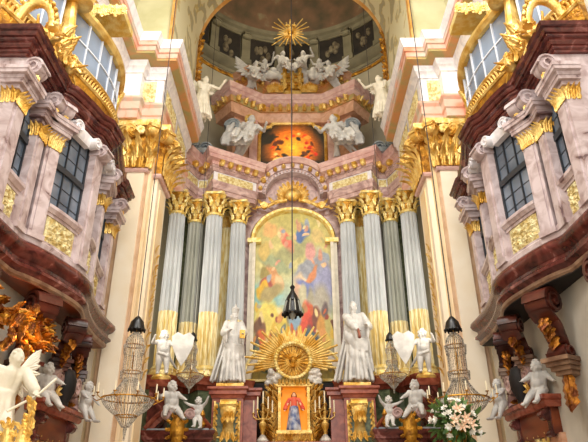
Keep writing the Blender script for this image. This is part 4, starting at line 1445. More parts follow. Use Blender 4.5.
# carved gilding under the left balcony
MX = -1
og = thing('carved_garland', 'tangled gilded foliage lit orange below the left balcony', 'garland', (-5.3, 10.2, 4.7))
rr = random.Random(21)
def gpoint(t, k):
    Y = 8.6 + 3.2 * t
    x = -5.3 + .35 * sin(t * 3) + .08 * k
    z = 5.25 - .55 * sin(pi * t) - .2 * k + .12 * sin(t * 17 + k)
    return V((x, Y, z))
for k in range(3):
    m = MB()
    m.tube([gpoint(i / 24, k) for i in range(25)], [.05] * 25, 6)
    for i in range(60):
        p = gpoint(rr.random(), k)
        d = V((rr.uniform(-.3, 1), rr.uniform(-1, 1), rr.uniform(-1, .6)))
        m.leafblade(p, d, (.8, -.6, -.2), .13, .26, .6, .2, 5)
        if i % 3 == 0:
            m.ell(p + V((.06, -.06, -.05)), (.07, .07, .07), None, 6)
    m.build('foliage_strand', 'bronze' if k != 1 else 'darkgold', og)
for (px, py, Y) in ((20, 335, 9.4), (28, 325, 10.4)):
    p = at(px, py, Y)
    m = MB()
    for j in range(14):
        m.leafblade((p.x + rr.uniform(-.2, .2), p.y + rr.uniform(-.2, .2), p.z + .4 - .05 * j), (rr.uniform(-.6, .6), rr.uniform(-.6, .2), -1), (.6, -.8, 0), .16, .28, .5, .2, 5)
    m.build('hanging_leaf_cluster', 'bronze', og)
# ---------------------------------------------------------------- podium, pedestals and portals of the altar
for MX, wd in ((-1, 'left'), (1, 'right')):
    pod = thing('altar_podium', 'red and green marble podium below the %s altar columns' % wd, 'podium', (-3.5, 23, 0))
    path = [(-6.6, 22.0), (-4.7, 22.0), (-4.3, 23.05), (-4.1, 23.05), (-3.62, 22.2), (-1.75, 23.2), (-1.75, 24.4)]
    MB().sweep([(-.9, 0), (0, 0), (0, 5.55), (-.9, 5.55)], path).build('body', 'green', pod)
    MB().sweep([(-.9, 5.55), (.04, 5.55), (.08, 5.68), (.16, 5.74), (.16, 5.88), (.22, 5.98), (.22, 6.05), (-.9, 6.1)], path).build('cornice', 'redlit', pod)
    px_, py_ = at(230, 390, 21.4).x, 21.4
    px_ = -abs(px_)
    p = thing('saint_pedestal', 'red marble pedestal with gilded volute console under the %s saint' % wd, 'pedestal', (px_, 21.4, 0))
    MB().box((px_ - .62, 21.35, 0), (px_ + .5, 22.3, 5.15)).build('body', 'redlit', p)
    MB().box((px_ - .52, 21.31, 3.2), (px_ + .4, 21.4, 4.95)).build('panel', 'green', p)
    fr = MB()
    for a, b in (((px_ - .54, 21.29, 3.1), (px_ - .48, 21.4, 5.0)), ((px_ + .36, 21.29, 3.1), (px_ + .42, 21.4, 5.0)), ((px_ - .54, 21.29, 3.75), (px_ + .42, 21.4, 3.8))):
        fr.box(a, b)
    fr.build('panel_moulding', 'gold', p)
    MB().box((px_ + .5, 21.7, 0), (px_ + .98, 22.4, 5.15)).build('side_block', 'redlit', p)
    cpth = [(px_ - .62, 22.3), (px_ - .62, 21.35), (px_ + .5, 21.35), (px_ + .5, 21.7), (px_ + .98, 21.7), (px_ + .98, 22.3)]
    MB().sweep([(-.3, 5.1), (.03, 5.1), (.06, 5.2), (.12, 5.24), (.12, 5.36), (.18, 5.42), (.18, 5.5), (-.3, 5.52)], cpth).box((px_ - .7, 21.3, 5.4), (px_ + .6, 22.3, 5.53)).build('cornice', 'redlit', p)
    MB().box((px_ - .5, 21.32, 5.52), (px_ + .5, 22.15, 5.64)).build('gilded_plinth', 'gold', p)
    cn = MB()
    cn.volute((px_ + .0, 21.2, 4.85), (0, -1, 0), (0, 0, 1), .22, .58, 1.6)
    rings = []
    for i in range(12):
        t = i / 11
        w_ = .52 - .2 * t + .06 * sin(t * 9)
        d_ = .26 * (1 - t) ** .8 + .06 + .05 * sin(t * 6)
        z = 4.78 - 1.0 * t
        rings.append([(px_ - w_ / 2, 21.34, z), (px_ - w_ / 2, 21.34 - d_ * .8, z), (px_ - w_ * .2, 21.34 - d_, z), (px_ + w_ * .2, 21.34 - d_, z), (px_ + w_ / 2, 21.34 - d_ * .8, z), (px_ + w_ / 2, 21.34, z)])
    cn.loft(rings)
    cb = cn.build('volute_console', 'gold', p)
    lf, lf2 = MB(), MB()
    for i in range(3):
        lf2.leafblade((px_ + .16 * (i - 1), 21.2, 3.95), (.2 * (i - 1), -.1, -1), (0, -1, 0), .18, .4, .5, .2, 5)
        lf.leafblade((px_ + .14 * (i - 1), 21.02, 4.6), (.1 * (i - 1), .1, -1), (0, -1, 0), .2, .45, .4, .2, 5)
    lf.build('acanthus', 'gold', cb)
    lf2.build('leaf_drop', 'gold', cb)
    for q in (-1, 1):
        g = MB()
        for j in range(12):
            g.leafblade((px_ - .06 + q * .4, 21.27, 4.9 - .1 * j), (.4 * (-1) ** j, 0, -1), (0, -1, 0), .1, .2, .5, .2, 4)
        g.build('side_garland', 'gold', p)
    # portal with broken curved pediment at the foot of the outer columns
    c = at(178, 430, 19.8)
    x0, x1, xc = at(146, 430, 19.8).x, at(210, 430, 19.8).x, c.x
    pt = thing('choir_portal', 'dark red marble portal with broken curved pediment low on the %s of the altar' % wd, 'portal', (xc, 19.8, 0))
    MB().box((x0, 19.85, 0), (x1, 20.5, 3.5)).build('body', 'redlit', pt)
    MB().sweep([(-.3, 3.4), (.0, 3.4), (.05, 3.5), (.12, 3.56), (.12, 3.68), (.18, 3.76), (.18, 3.84), (-.3, 3.84)], [(x0, 20.5), (x0, 19.85), (x1, 19.85), (x1, 20.5)]).build('cornice', 'red', pt)
    MB().box((x0 - .1, 19.75, 3.82), (x1 + .1, 20.6, 3.9)).build('cover', 'slate', pt)
    for q in (-1, 1):
        m = MB()
        pts = [(xc + q * (.38 + .72 * i / 10), 4.52 - .62 * (i / 10) ** 1.5) for i in range(11)]
        if q == 1:
            pts = pts
        else:
            pts = rev(pts)
        vsweep(m, [(-.22, -.5), (-.22, 0), (-.1, .05), (-.06, .14), (.03, .2), (.03, -.5)], pts, 19.85)
        m.build('pediment_half', 'redlit', pt)
        MB().volute((xc + q * .4, 19.75, 4.32), (-q, 0, 0), (0, 0, 1), .2, .4, 1.5).build('pediment_scroll', 'rose', pt)
    g = MB().ell((xc, 19.66, 3.85), (.24, .12, .5))
    for j in range(14):
        a = 2 * pi * j / 14
        g.leafblade((xc + .22 * cos(a), 19.66, 3.85 + .48 * sin(a)), (cos(a), 0, sin(a)), (0, -1, 0), .15, .2, .6, .2, 4)
    g.build('gilded_oval', 'darkgold', pt)
    g = MB().lathe([(.05, 3.9), (.14, 4.0), (.05, 4.15), (.1, 4.3), (.04, 4.45)], (xc + .78, 19.72, 0), 12)
    tag(g.build('gilded_urn', 'darkgold'), 'small gilded urn on the inner shoulder of the %s portal' % wd, 'urn')
    # tall pedestal of the putto with the shield
    c = at(161, 375, 20.75)
    t = thing('putto_pedestal', 'dark red pedestal with gilded plinth under the %s shield putto' % wd, 'pedestal', (c.x, 20.75, 0))
    MB().box((c.x - .3, 20.5, 0), (c.x + .3, 21.1, c.z - .45)).build('body', 'red', t)
    MB().sweep([(-.2, c.z - .45), (.02, c.z - .45), (.1, c.z - .3), (.1, c.z - .22), (-.2, c.z - .2)], [(c.x - .3, 21.1), (c.x - .3, 20.5), (c.x + .3, 20.5), (c.x + .3, 21.1)]).build('cornice', 'redlit', t)
    MB().lathe([(.34, c.z - .2), (.36, c.z - .1), (.3, c.z - .02), (.0, c.z - .02)], (c.x, 20.8, 0), 20).build('gilded_plinth', 'gold', t)
    # cream and gilt scroll at the foot of the altarpiece
    s_ = thing('cream_scroll', 'cream and gilt curved scroll at the %s foot of the altarpiece' % wd, 'scroll', (-1.5, 23.6, 6.1))
    pts = [(-1.1 - 1.05 * cos(radians(a)) * .75, 6.15 + 1.1 * sin(radians(a))) for a in range(0, 100, 8)]
    m = MB()
    vsweep(m, [(-.14, -.2), (-.14, .14), (.14, .2), (.14, -.2)], pts, 23.75)
    m.build('band', 'cream_stucco', s_)
    m = MB()
    vsweep(m, [(.1, -.22), (.1, .24), (.2, .26), (.2, -.22)], pts, 23.75)
    m.build('gilded_edge', 'palegold', s_)
    MB().volute((-1.12, 23.6, 7.0), (1, 0, 0), (0, 0, 1), .24, .3, 1.5).build('volute', 'palegold', s_)
    MB().box((-2.0, 23.5, 6.1), (-1.1, 24.2, 6.2)).build('foot', 'palegold', s_)
MX = -1

# ---------------------------------------------------------------- altar centre: table, tabernacle, glory
t = thing('altar_table', 'red marble altar block under the glowing tabernacle', 'altar', (0, 22, 0))
MB().box((-1.1, 21.3, 0), (1.25, 22.9, 3.45)).build('body', 'redlit', t)
MB().sweep([(-.3, 3.4), (.0, 3.4), (.08, 3.5), (.08, 3.6), (-.3, 3.62)], [(-1.1, 22.9), (-1.1, 21.3), (1.25, 21.3), (1.25, 22.9)]).box((-1.05, 21.3, 3.45), (1.2, 22.9, 3.62)).build('top', 'redlit', t)
tag(MB().box((-1.75, 23.3, 3), (1.75, 23.5, 6.0)).build('shade_panel', 'dark'), 'dark panel for the shade behind candelabra and tabernacle', 'recess')  # flat dark panel, the shade of an opening put into its colour
nl, nr = at(279.5, 410, 21.8), at(308.5, 410, 21.8)
zt, zb = at(294, 387, 21.8).z, at(294, 431, 21.8).z
xm = (nl.x + nr.x) / 2
hw = (nr.x - nl.x) / 2
t = thing('tabernacle', 'gilded tabernacle niche glowing amber with a crowned leaf top', 'tabernacle', (xm, 22, 3.62))
MB().box((xm - hw, 22.0, zb), (xm + hw, 22.1, zt)).build('glowing_panel', 'lightpanel', t)
for q in (-1, 1):
    MB().box((xm + q * hw - .05, 21.68, zb - .05), (xm + q * hw + .05, 22.12, zt + .04)).build('frame_side', 'gold', t)
MB().box((xm - hw - .1, 21.64, zt), (xm + hw + .1, 22.12, zt + .1)).build('frame_top', 'gold', t)
MB().box((xm - hw - .1, 21.5, zb - .12), (xm + hw + .1, 22.14, zb)).build('frame_sill', 'gold', t)
MB().box((xm - hw - .14, 21.46, 3.62), (xm + hw + .14, 22.16, zb - .12)).build('base', 'darkgold', t)
g = MB()
for j in range(9):
    g.leafblade((xm - hw + 2 * hw * j / 8, 21.6, zt + .06), (0, 0, 1), (0, -1, 0), .14, .22, .6, .2, 4)
g.build('leaf_crest', 'gold', t)
g = MB()
for j in range(9):
    g.leafblade((xm - hw + 2 * hw * j / 8, 21.44, 3.66), (0, 0, 1), (0, -1, 0), .16, .28, .6, .2, 4)
g.build('leaf_row', 'gold', t)

gc = at(293, 360, 22.3)
t = thing('gilded_glory', 'gilded ring of rays and clouds over the tabernacle', 'glory', (gc.x, 22.4, gc.z - .7))
ray = lambda a, r0, r1, w, y: MB().loft([[(gc.x + r0 * cos(a) - w * s * sin(a) * 1, y + d, gc.z + r0 * sin(a) + w * s * cos(a)) for s, d in ((-1, 0), (0, -.05), (1, 0), (0, .05))],
                                        [(gc.x + r1 * cos(a) - w * .5 * s * sin(a), y + d * .4, gc.z + r1 * sin(a) + w * .5 * s * cos(a)) for s, d in ((-1, 0), (0, -.05), (1, 0), (0, .05))]])
for i in range(44):
    a = radians(-12 + 204 * i / 43)
    L = (1.0, 1.3, 1.1, 1.4)[i % 4] * (1 + .4 * abs(cos(a)))
    ray(a, .5, L, .08, 22.75).build('ray', 'gold', t)
m = MB()
m.tube([(gc.x + .68 * cos(2 * pi * i / 40), 22.4, gc.z + .68 * sin(2 * pi * i / 40)) for i in range(41)], .075, 8)
for i in range(36):
    a = 2 * pi * i / 36
    m.ell((gc.x + .68 * cos(a), 22.34, gc.z + .68 * sin(a)), (.085, .09, .085), None, 8)
m.build('beaded_ring', 'palegold', t)
m = MB().lathe([(.0, -.02), (.58, 0), (.62, .06), (.6, .12), (0, .12)], (gc.x, 22.56, gc.z), 30, axis=(0, -1, 0))
m.build('disc', 'darkgold', t)
for i in range(24):
    a = 2 * pi * i / 24
    ray(a, .16, .58, .04, 22.4).build('inner_ray', 'gold', t)
m = MB()          # small dark gilt relief in the middle of the disc
m.ell((gc.x, 22.38, gc.z), (.1, .08, .14))
for q in (-1, 1):
    m.leafblade((gc.x + q * .05, 22.36, gc.z + .04), (q * .9, 0, .5), (0, -1, 0), .16, .36, .3, .2, 5)
m.leafblade((gc.x, 22.36, gc.z - .08), (0, 0, -1), (0, -1, 0), .2, .24, .3, .2, 5)
m.build('relief', 'darkgold', t)
rr = random.Random(8)
for k, q in enumerate((-1, 1)):
    m = MB()
    for i in range(16):
        a = rr.random()
        m.ell((gc.x + q * (.62 + .35 * a + rr.uniform(-.12, .12)), 22.25 + rr.uniform(-.1, .1), gc.z - .42 - .5 * rr.random()), (rr.uniform(.1, .2), .13, rr.uniform(.08, .16)), None, 10)
    cl = remesh(m, .03, 3)
    cl.build('cloud_bank', 'cloud', t)
for q in (-1, 1):
    tt = thing('gilded_branch', 'mass of gilded acanthus branches %s of the tabernacle' % ('left' if q < 0 else 'right'), 'ornament', (xm + q * .9, 22.1, 3.62))
    for b_ in range(3):
        m = MB()
        pts = [(xm + q * (.72 + .12 * b_), 22.1 + .1 * b_, 3.62), (xm + q * (.66 + .2 * b_), 22.1 + .1 * b_, 4.3), (xm + q * (.72 + .24 * b_), 22.1 + .1 * b_, 5.0), (xm + q * (.8 + .1 * b_), 22.1 + .1 * b_, 5.5)]
        m.tube(pts, [.09, .08, .06, .04], 8)
        for i in range(16):
            t_ = i / 15
            zz = 3.7 + 1.8 * t_
            m.leafblade((xm + q * (.68 + .16 * b_ + .1 * sin(t_ * 5)), 22.02 + .1 * b_, zz), (q * (.7 if i % 2 else -.5), -.1, .8), (0, -1, 0), .17, .34, .6, .2, 5)
        m.build('branch', 'gold' if b_ != 1 else 'darkgold', tt)

# candelabra with candles
def candelabrum(px, label):
    c = at(px, 437, 21.55)
    z0 = 3.62
    t = thing('candelabrum', label, 'candelabrum', (c.x, 21.55, z0), 'candelabra beside the tabernacle')
    MB().lathe([(.2, z0), (.22, z0 + .05), (.12, z0 + .18), (.05, z0 + .26)], (c.x, 21.55, 0), 16).build('foot', 'cloud', t)
    MB().lathe([(.05, z0 + .24), (.07, z0 + .36), (.13, z0 + .55), (.14, z0 + .62), (.06, z0 + .72), (.05, z0 + .95), (.08, z0 + 1.0), (.04, z0 + 1.05)], (c.x, 21.55, 0), 16).build('stem', 'gold', t)
    for k, (dx, dy, h) in enumerate(((-.34, -.02, .98), (-.19, -.12, 1.1), (0, -.05, 1.3), (.19, -.12, 1.1), (.34, -.02, .98))):
        m = MB()
        m.tube([(c.x, 21.55, z0 + .8), (c.x + dx * .6, 21.55 + dy, z0 + .74 + .1 * abs(dx)), (c.x + dx, 21.55 + dy, z0 + h - .12), (c.x + dx, 21.55 + dy, z0 + h)], .022, 6)
        m.lathe([(.02, z0 + h - .03), (.06, z0 + h), (.06, z0 + h + .02)], (c.x + dx, 21.55 + dy, 0), 10)
        m.build('arm', 'gold', t)
        MB().lathe([(.026, z0 + h + .01), (.024, z0 + h + .42), (.004, z0 + h + .46)], (c.x + dx, 21.55 + dy, 0), 8).build('candle', 'candle', t)
candelabrum(262.5, 'gilded candelabrum with ivory candles left of the tabernacle')
candelabrum(325.5, 'gilded candelabrum with ivory candles right of the tabernacle')

# gilded sunburst cross above the altar
sc_ = at(290.5, 33, 25.2)
t = thing('gilded_sunburst', 'gilded sunburst of thin rays above the white clouds of the altar', 'sunburst', (sc_.x, 25.2, sc_.z - 1.2))
for i in range(22):
    a = 2 * pi * (i + .5) / 22
    L = (.55 + .75 * abs(sin(2 * a)) ** 1.3) * (1.0, 1.12)[i % 2]
    m = MB()
    w = .055
    m.loft([[(sc_.x + .1 * cos(a) - w * s * sin(a), 25.2 + d, sc_.z + .1 * sin(a) + w * s * cos(a)) for s, d in ((-1, 0), (0, -.05), (1, 0), (0, .05))],
            [(sc_.x + L * cos(a) - w * .6 * s * sin(a), 25.2 + d * .5, sc_.z + L * sin(a) + w * .6 * s * cos(a)) for s, d in ((-1, 0), (0, -.05), (1, 0), (0, .05))]])
    m.build('ray', 'gold', t)
MB().ell((sc_.x, 25.2, sc_.z), (.2, .12, .2)).build('hub', 'darkgold', t)
MB().tube([(sc_.x, 25.22, sc_.z), (sc_.x, 25.22, 24.4), (sc_.x, 25.1, 23.0)], .06, 8).build('stem', 'darkgold', t)
m = MB().box((sc_.x - .05, 25.12, sc_.z - .3), (sc_.x + .05, 25.22, sc_.z + 1.0)).box((sc_.x - .3, 25.12, sc_.z + .5), (sc_.x + .3, 25.22, sc_.z + .6))
m.build('cross', 'gold', t)

# ---------------------------------------------------------------- statues
def crown(o, J, H):
    hc, hd = J['HC'], J['hd']
    o.lathe([(.045 * H, .035 * H), (.055 * H, .06 * H), (.05 * H, .065 * H), (.062 * H, .1 * H), (.045 * H, .12 * H), (.012 * H, .14 * H), (.014 * H, .165 * H), (0, .17 * H)], hc, 14, axis=hd)

def book(o, J, H):
    h = J['h1']
    o.box((h.x - .05 * H, h.y - .02 * H, h.z - .06 * H), (h.x + .03 * H, h.y + .01 * H, h.z + .05 * H))

def dark_tassel(o, J, H):
    h = J['h0']
    o.cap(h + V((0, -.02 * H, 0)), h + V((0.01 * H, -.03 * H, -.09 * H)), .016 * H, .022 * H)

b0 = at(231, 382, 21.75)
hH = at(233, 311, 21.75).z - 5.64
statue('saint_statue', 'white stone saint wearing a tall crown and long cloak on the left pedestal', 'statue', (b0.x, 21.75, 5.64), radians(12), hH * .985, 'white',
       dict(kind='adult', pelvis=(0, 0, .5), chest=(.03, -.05, 1), head=(.05, -.12, 1), look=(.6, -1, -.1), hands=((-.1, -.2, .63), (.13, -.22, .6)), feet=((-.06, -.04, .03), (.08, -.08, .03)),
            robe='saint', sleeves=True, hair='long', beard=True, seed=1, vox=.026), sx=.88, parts=[('crown', crown, 'white'), ('gilded_book', book, 'gold')])
b0 = at(358, 378, 21.75)
hH = at(352, 303, 21.75).z - 5.64
statue('saint_statue', 'white stone saint looking down with one hand at his waist on the right pedestal', 'statue', (b0.x, 21.75, 5.64), radians(-8), hH, 'white',
       dict(kind='adult', pelvis=(0, 0, .5), chest=(-.04, -.02, 1), head=(-.06, -.2, 1), look=(-.2, -1, -.35), hands=((.04, -.2, .56), (.16, -.16, .62)), feet=((-.05, -.05, .03), (.09, -.02, .03)),
            robe='saint', sleeves=True, hair='short', beard=True, seed=2, vox=.026), sx=.9, parts=[('dark_cord', dark_tassel, 'wood')])

# angels seated on the altar entablature
SEAT = dict(kind='adult', pelvis=(0, 0, .08), chest=(.3, -.15, 1), head=(.15, -.2, 1), robe='lap', hair='long')
for MX, wd in ((-1, 'left'), (1, 'right')):
    p = at(246, 142, 22.85)
    p = V((p.x - .1, 22.85, 17.15))
    statue('seated_angel', 'large white angel seated on the %s altar cornice beside the small painting' % wd, 'statue', p, radians(15), 3.0, 'white',
           dict(SEAT, chest=(.34, -.12, 1), look=(.6, -.8, -.2), hands=((-.02, -.24, .2), (.3, -.24, .24)) if wd == 'left' else ((-.04, -.22, .16), (.34, -.2, .2)), feet=((-.22, -.34, -.16), (.02, -.4, -.14)), knee=((-.3, -1, .5), (.2, -1, .5)), seed=3 + MX, vox=.035), wings=.2, drop=False)
    d = MB()
    rr = random.Random(5)
    for j in range(16):
        a = V((-.9 + .04 * j, -.1 - .02 * j, .3 + .2 * rr.random()))
        b = V((-1.0 + .09 * j + rr.uniform(-.1, .1), -.3, -.28 + .1 * rr.random()))
        d.cap(a, b, .1, .07)
    d.cap((-.9, 0, .2), (-.5, 0, 1.15), .22, .1)
    d.cap((-.8, .05, .2), (-.75, 0, 1.0), .2, .08)
    d.cap((-.9, 0, .1), (.1, 0, .1), .2, .2)
    d = remesh(d, .045, 3)
    place(d, (p.x - .05, p.y, p.z), 0)
    tag(d.build('marble_drapery', 'white', ang=60), 'heap of white carved drapery behind the %s seated angel' % wd, 'drapery')
MX = -1

# clouds and figures crowning the altar
def cloud(name, label, pts, m_='white'):
    m = MB()
    for (p, r) in pts:
        m.ell(p, (r, r * .8, r * .85), None, 10)
    return tag(remesh(m, .06, 3).build(name, m_, ang=60), label, 'cloud')
rr = random.Random(31)
def cl(px, py, Y, n, sx, sz, r0=.28):
    c = at(px, py, Y)
    return [(V((c.x + rr.uniform(-sx, sx), Y + rr.uniform(-.25, .25), c.z + rr.uniform(-sz, sz))), rr.uniform(.6, 1.2) * r0) for _ in range(n)]
cloud('cloud_mass', 'bank of white stucco clouds under the central group crowning the altar', cl(293, 76, 24.5, 26, .85, .45))
cloud('cloud_mass', 'white stucco cloud left of the central crowning group', cl(271, 74, 24.3, 9, .3, .35))
cloud('cloud_mass', 'white stucco cloud right of the central crowning group', cl(315, 74, 24.3, 9, .3, .35))
p = at(283, 70, 24.3)
statue('crowning_figure', 'white draped figure seated left on the crowning clouds above the altar', 'statue', (p.x, 24.3, p.z), radians(20), 2.3, 'white',
       dict(SEAT, chest=(-.1, -.05, 1), look=(.5, -1, 0), hands=((-.28, -.12, .28), (.12, -.22, .16)), feet=((-.12, -.4, -.18), (.1, -.36, -.2)), seed=7, vox=.035), drop=False)
p = at(302, 70, 24.3)
statue('crowning_figure', 'white draped figure seated right on the crowning clouds above the altar', 'statue', (p.x, 24.3, p.z), radians(-20), 2.3, 'white',
       dict(SEAT, chest=(.1, -.05, 1), look=(-.5, -1, 0), hands=((-.1, -.22, .16), (.28, -.12, .42)), feet=((-.12, -.36, -.2), (.1, -.42, -.18)), seed=8, beard=True, vox=.035), drop=False)
for MX, wd in ((-1, 'left'), (1, 'right')):
    p = at(253, 80, 23.7)
    statue('winged_angel', 'white winged angel sitting on the %s end of the upper altar gable' % wd, 'statue', (p.x, 23.7, p.z), radians(20), 2.2, 'white',
           dict(SEAT, chest=(.1, -.1, 1), look=(.7, -1, .1), hands=((-.2, -.2, .14), (.26, -.2, .34)), feet=((-.15, -.38, -.15), (.08, -.42, -.2)), seed=10 + MX, vox=.035), wings=.62, drop=False)
    p = at(264, 72, 24.0)
    statue('cherub', 'small white cherub between the %s gable angel and the central clouds' % wd, 'statue', (p.x, 24.0, p.z), radians(10), 1.4, 'white',
           dict(kind='putto', pelvis=(0, 0, .08), chest=(.1, -.1, 1), look=(.4, -1, 0), hands=((-.3, -.2, .3), (.3, -.2, .4)), feet=((-.14, -.3, -.1), (.1, -.32, -.12)), robe='sash', seed=14 + MX), drop=False)
    # angels standing against the edge of the choir arch
    p = at(203, 132, 20.4)
    q = -abs(p.x) - .16
    statue('stucco_angel', 'cream stucco angel stretching an arm beside the %s edge of the choir arch' % wd, 'statue', (q, 20.4, 16.75), radians(25), 2.35, 'cream_stucco',
           dict(kind='adult', pelvis=(0, 0, .5), chest=(.1, -.08, 1), head=(.1, -.1, 1), look=(.8, -.8, -.1), hands=((-.1, -.22, .5), (.36, -.15, .84)), feet=((-.05, -.02, .03), (.06, -.08, .03)), robe='gown', hair='long', seed=20 + MX, vox=.032), wings=.3)
    # putti with white shields at the outer columns
    c = at(161, 375, 20.75)
    PB = at(161, 375, 20.75)
    def shield(o, J, H):
        h = J['h1']
        pr = [(0, .19), (.1, .24), (.19, .16), (.17, -.02), (.08, -.22), (0, -.34), (-.08, -.22), (-.17, -.02), (-.19, .16), (-.1, .24)]
        o.loft([[(h.x + .1 * H + x * H * 1.2, h.y - .03 * H + y, h.z + z * H * 1.2) for x, z in pr] for y in (-.03, .05)])
    statue('shield_putto', 'white putto holding up a pale shield in front of the outer columns on the %s' % wd, 'statue', (c.x, 20.8, c.z - .02), radians(10), 1.75, 'white',
           dict(kind='putto', pelvis=(0, 0, .4), chest=(-.05, -.05, 1), look=(.7, -1, 0), hands=((-.2, -.2, .7), (.26, -.18, .56)), feet=((-.08, .0, .02), (.1, -.06, .02)), robe='sash', seed=24 + MX), parts=[('shield', shield, 'white')])
    # putti of the choir portals
    p = at(173, 412, 19.8)
    statue('seated_putto', 'plump white putto sitting on top of the %s choir portal' % wd, 'statue', (p.x - .05, 19.8, 4.42), radians(15), 1.7, 'white',
           dict(kind='putto', pelvis=(0, 0, .07), chest=(-.1, -.12, 1), look=(.6, -1, -.2), hands=((-.26, -.2, .26), (.24, -.26, .2)), feet=((-.14, -.3, -.1), (.22, -.3, -.16)), knee=((-.3, -1, .6), (.3, -1, .5)), robe='sash', seed=28 + MX), drop=False)
    p = at(197, 419, 19.75)
    statue('seated_putto', 'small white putto perched on the sloping pediment of the %s choir portal' % wd, 'statue', (p.x, 19.75, p.z - .02), radians(-10), 1.2, 'white',
           dict(kind='putto', pelvis=(0, 0, .08), chest=(.08, -.02, 1), look=(.3, -1, .1), hands=((-.32, -.1, .44), (.3, -.1, .52)), feet=((.02, -.24, -.2), (.2, -.22, -.28)), knee=(.4, -1, .2), robe=None, seed=32 + MX), drop=False)
    # two putti on the canopy of the side wall
    statue('reclining_putto', 'white putto reclining on the near end of the %s wall canopy' % wd, 'statue', (-5.28, 12.6, 3.69), radians(35), 1.25, 'white',
           dict(kind='putto', pelvis=(0, 0, .08), chest=(-.12, -.02, 1), look=(.5, -1, -.1), hands=((-.28, -.14, .2), (.2, -.24, .22)), feet=((.02, -.32, -.16), (.24, -.3, -.2)), knee=(.2, -1, .5), robe='sash', seed=36 + MX), drop=False)
    statue('seated_putto', 'white putto sitting on the far end of the %s wall canopy, leaning out' % wd, 'statue', (-5.1, 14.55, 3.72), radians(60), 1.15, 'white',
           dict(kind='putto', pelvis=(0, 0, .08), chest=(.02, -.06, 1), look=(.1, -1, -.2), hands=((-.2, -.28, .2), (.24, -.24, .06)), feet=((-.1, -.26, -.26), (.12, -.3, -.3)), robe=None, seed=40 + MX), drop=False)
    # gilded putti on the balcony cornice
    statue('gilded_putto', 'gilded putto sitting on the near end of the %s balcony cornice by the arching scroll' % wd, 'statue', (-5.05, 8.95, 10.18), radians(40), .95, 'gold',
           dict(kind='putto', pelvis=(0, 0, .08), chest=(-.1, -.05, 1), look=(.5, -1, 0), hands=((-.3, -.1, .5), (.26, -.25, .24)), feet=((-.14, -.3, -.04), (.16, -.34, -.02)), robe='sash', seed=44 + MX), drop=False)
    statue('gilded_putto', 'gilded putto crouching below the gilded rib of the %s glazed oratory' % wd, 'statue', (-4.9, 9.85, 10.18), radians(60), .85, 'gold',
           dict(kind='putto', pelvis=(0, 0, .1), chest=(.1, -.12, 1), look=(.3, -1, -.1), hands=((-.24, -.2, .26), (.22, -.3, .3)), feet=((-.14, -.26, -.04), (.14, -.3, -.04)), robe='sash', seed=48 + MX), drop=False)
    g = MB()
    rq = random.Random(3)
    for j in range(15):
        Y = 9.2 + .4 * rq.random()
        g.leafblade((-4.98 + .1 * rq.random(), Y, 10.15 + .6 * rq.random()), (rq.uniform(-.2, .6), rq.uniform(-.7, .7), 1), (1, -.5, 0), .17, .34, .6, .2, 5)
    g.box((-5.5, 9.2, 10.14), (-5.0, 9.6, 10.5))
    tag(g.build('gilded_foliage', 'gold'), 'bunch of gilded foliage between the two gilded putti on the %s cornice' % wd, 'ornament')
MX = -1

# painted Madonna in the tabernacle
mp = (xm, 21.82, zb + .0)
root = thing('painted_figure', 'painted figure in red bodice and blue white skirt inside the glowing niche', 'statue', mp)
mh = (zt - zb) * .9
f0, J0 = figure('adult', mh, (0, 0, .5), head=(0, -.12, 1), look=(0, -1, -.15), hands=((-.24, -.16, .48), (.24, -.16, .5)), feet=((-.05, -.02, .03), (.05, -.02, .03)), hair=None, seed=60, vox=.014)
place(f0, mp, 0).build('body', 'skin', root, 60)
def clothes(fn, vox=.016):
    m = MB()
    fn(m)
    m.v = [(x * mh, y * mh, z * mh) for x, y, z in m.v]
    return place(remesh(m, vox, 2), mp, 0)
def bod(m):
    m.cap((0, 0, .56), (0, 0, .78), .1, .095)
    for q in (-1, 1):
        m.cap((0, 0, .78), (q * .12, 0, .78), .07, .06)
        m.cap((q * .12, 0, .78), (q * .2, -.03, .64), .055, .055)
        m.cap((q * .2, -.03, .64), (q * .23, -.12, .54), .055, .06)
clothes(bod).build('red_bodice', 'robe_red', root, 60)
def sk(m):
    for j in range(14):
        a = 2 * pi * j / 14
        m.cap((.08 * cos(a), .06 * sin(a), .58), (.17 * cos(a), .12 * sin(a), .03), .04, .035 if j % 2 else .022)
    m.cap((0, -.015, .55), (0, -.02, .06), .11, .155, 14)
clothes(sk).build('skirt', 'robe_blue', root, 60)
def hr(m):
    m.ell((0, .02, .91), (.062, .06, .075))
    for q in (-1, 1):
        m.cap((q * .05, .02, .9), (q * .06, .03, .72), .03, .02)
clothes(hr).build('hair', 'wood', root, 60)

# pulpit canopy with the big angel, low on the left
c = at(20, 442, 9.0)
pc = thing('pulpit_canopy', 'gilded pulpit canopy carrying the big cream angel at lower left', 'pulpit', (c.x - .1, 9.05, 0))
MB().lathe([(.3, 0), (.25, .3), (.25, 1.0), (.8, 1.5), (.85, 1.55), (.75, 1.75), (.5, 1.95), (.42, 2.1), (0, 2.12)], (c.x - .15, 9.1, 0), 24).build('body', 'red', pc)
for k, (dx, sc) in enumerate(((-.02, 1.0), (.2, .9))):
    m = MB()
    m.ell((c.x + dx, 8.62, 2.4), (.10, .1, .28 * sc))
    for j in range(12):
        a = 2 * pi * j / 12
        m.leafblade((c.x + dx + .08 * cos(a), 8.58, 2.4 + .25 * sc * sin(a)), (cos(a), -.2, sin(a)), (0, -1, 0), .09, .13, .6, .2, 4)
    m.build('gilded_cartouche', 'gold', pc)
m = MB()
for j in range(10):
    m.leafblade((c.x + .26 + .02 * sin(j * 2), 8.62, 2.35 + .06 * j), (.3 * (-1) ** j, -.2, 1), (0, -1, 0), .12, .2, .6, .2, 4)
m.build('gilded_crest', 'gold', pc)
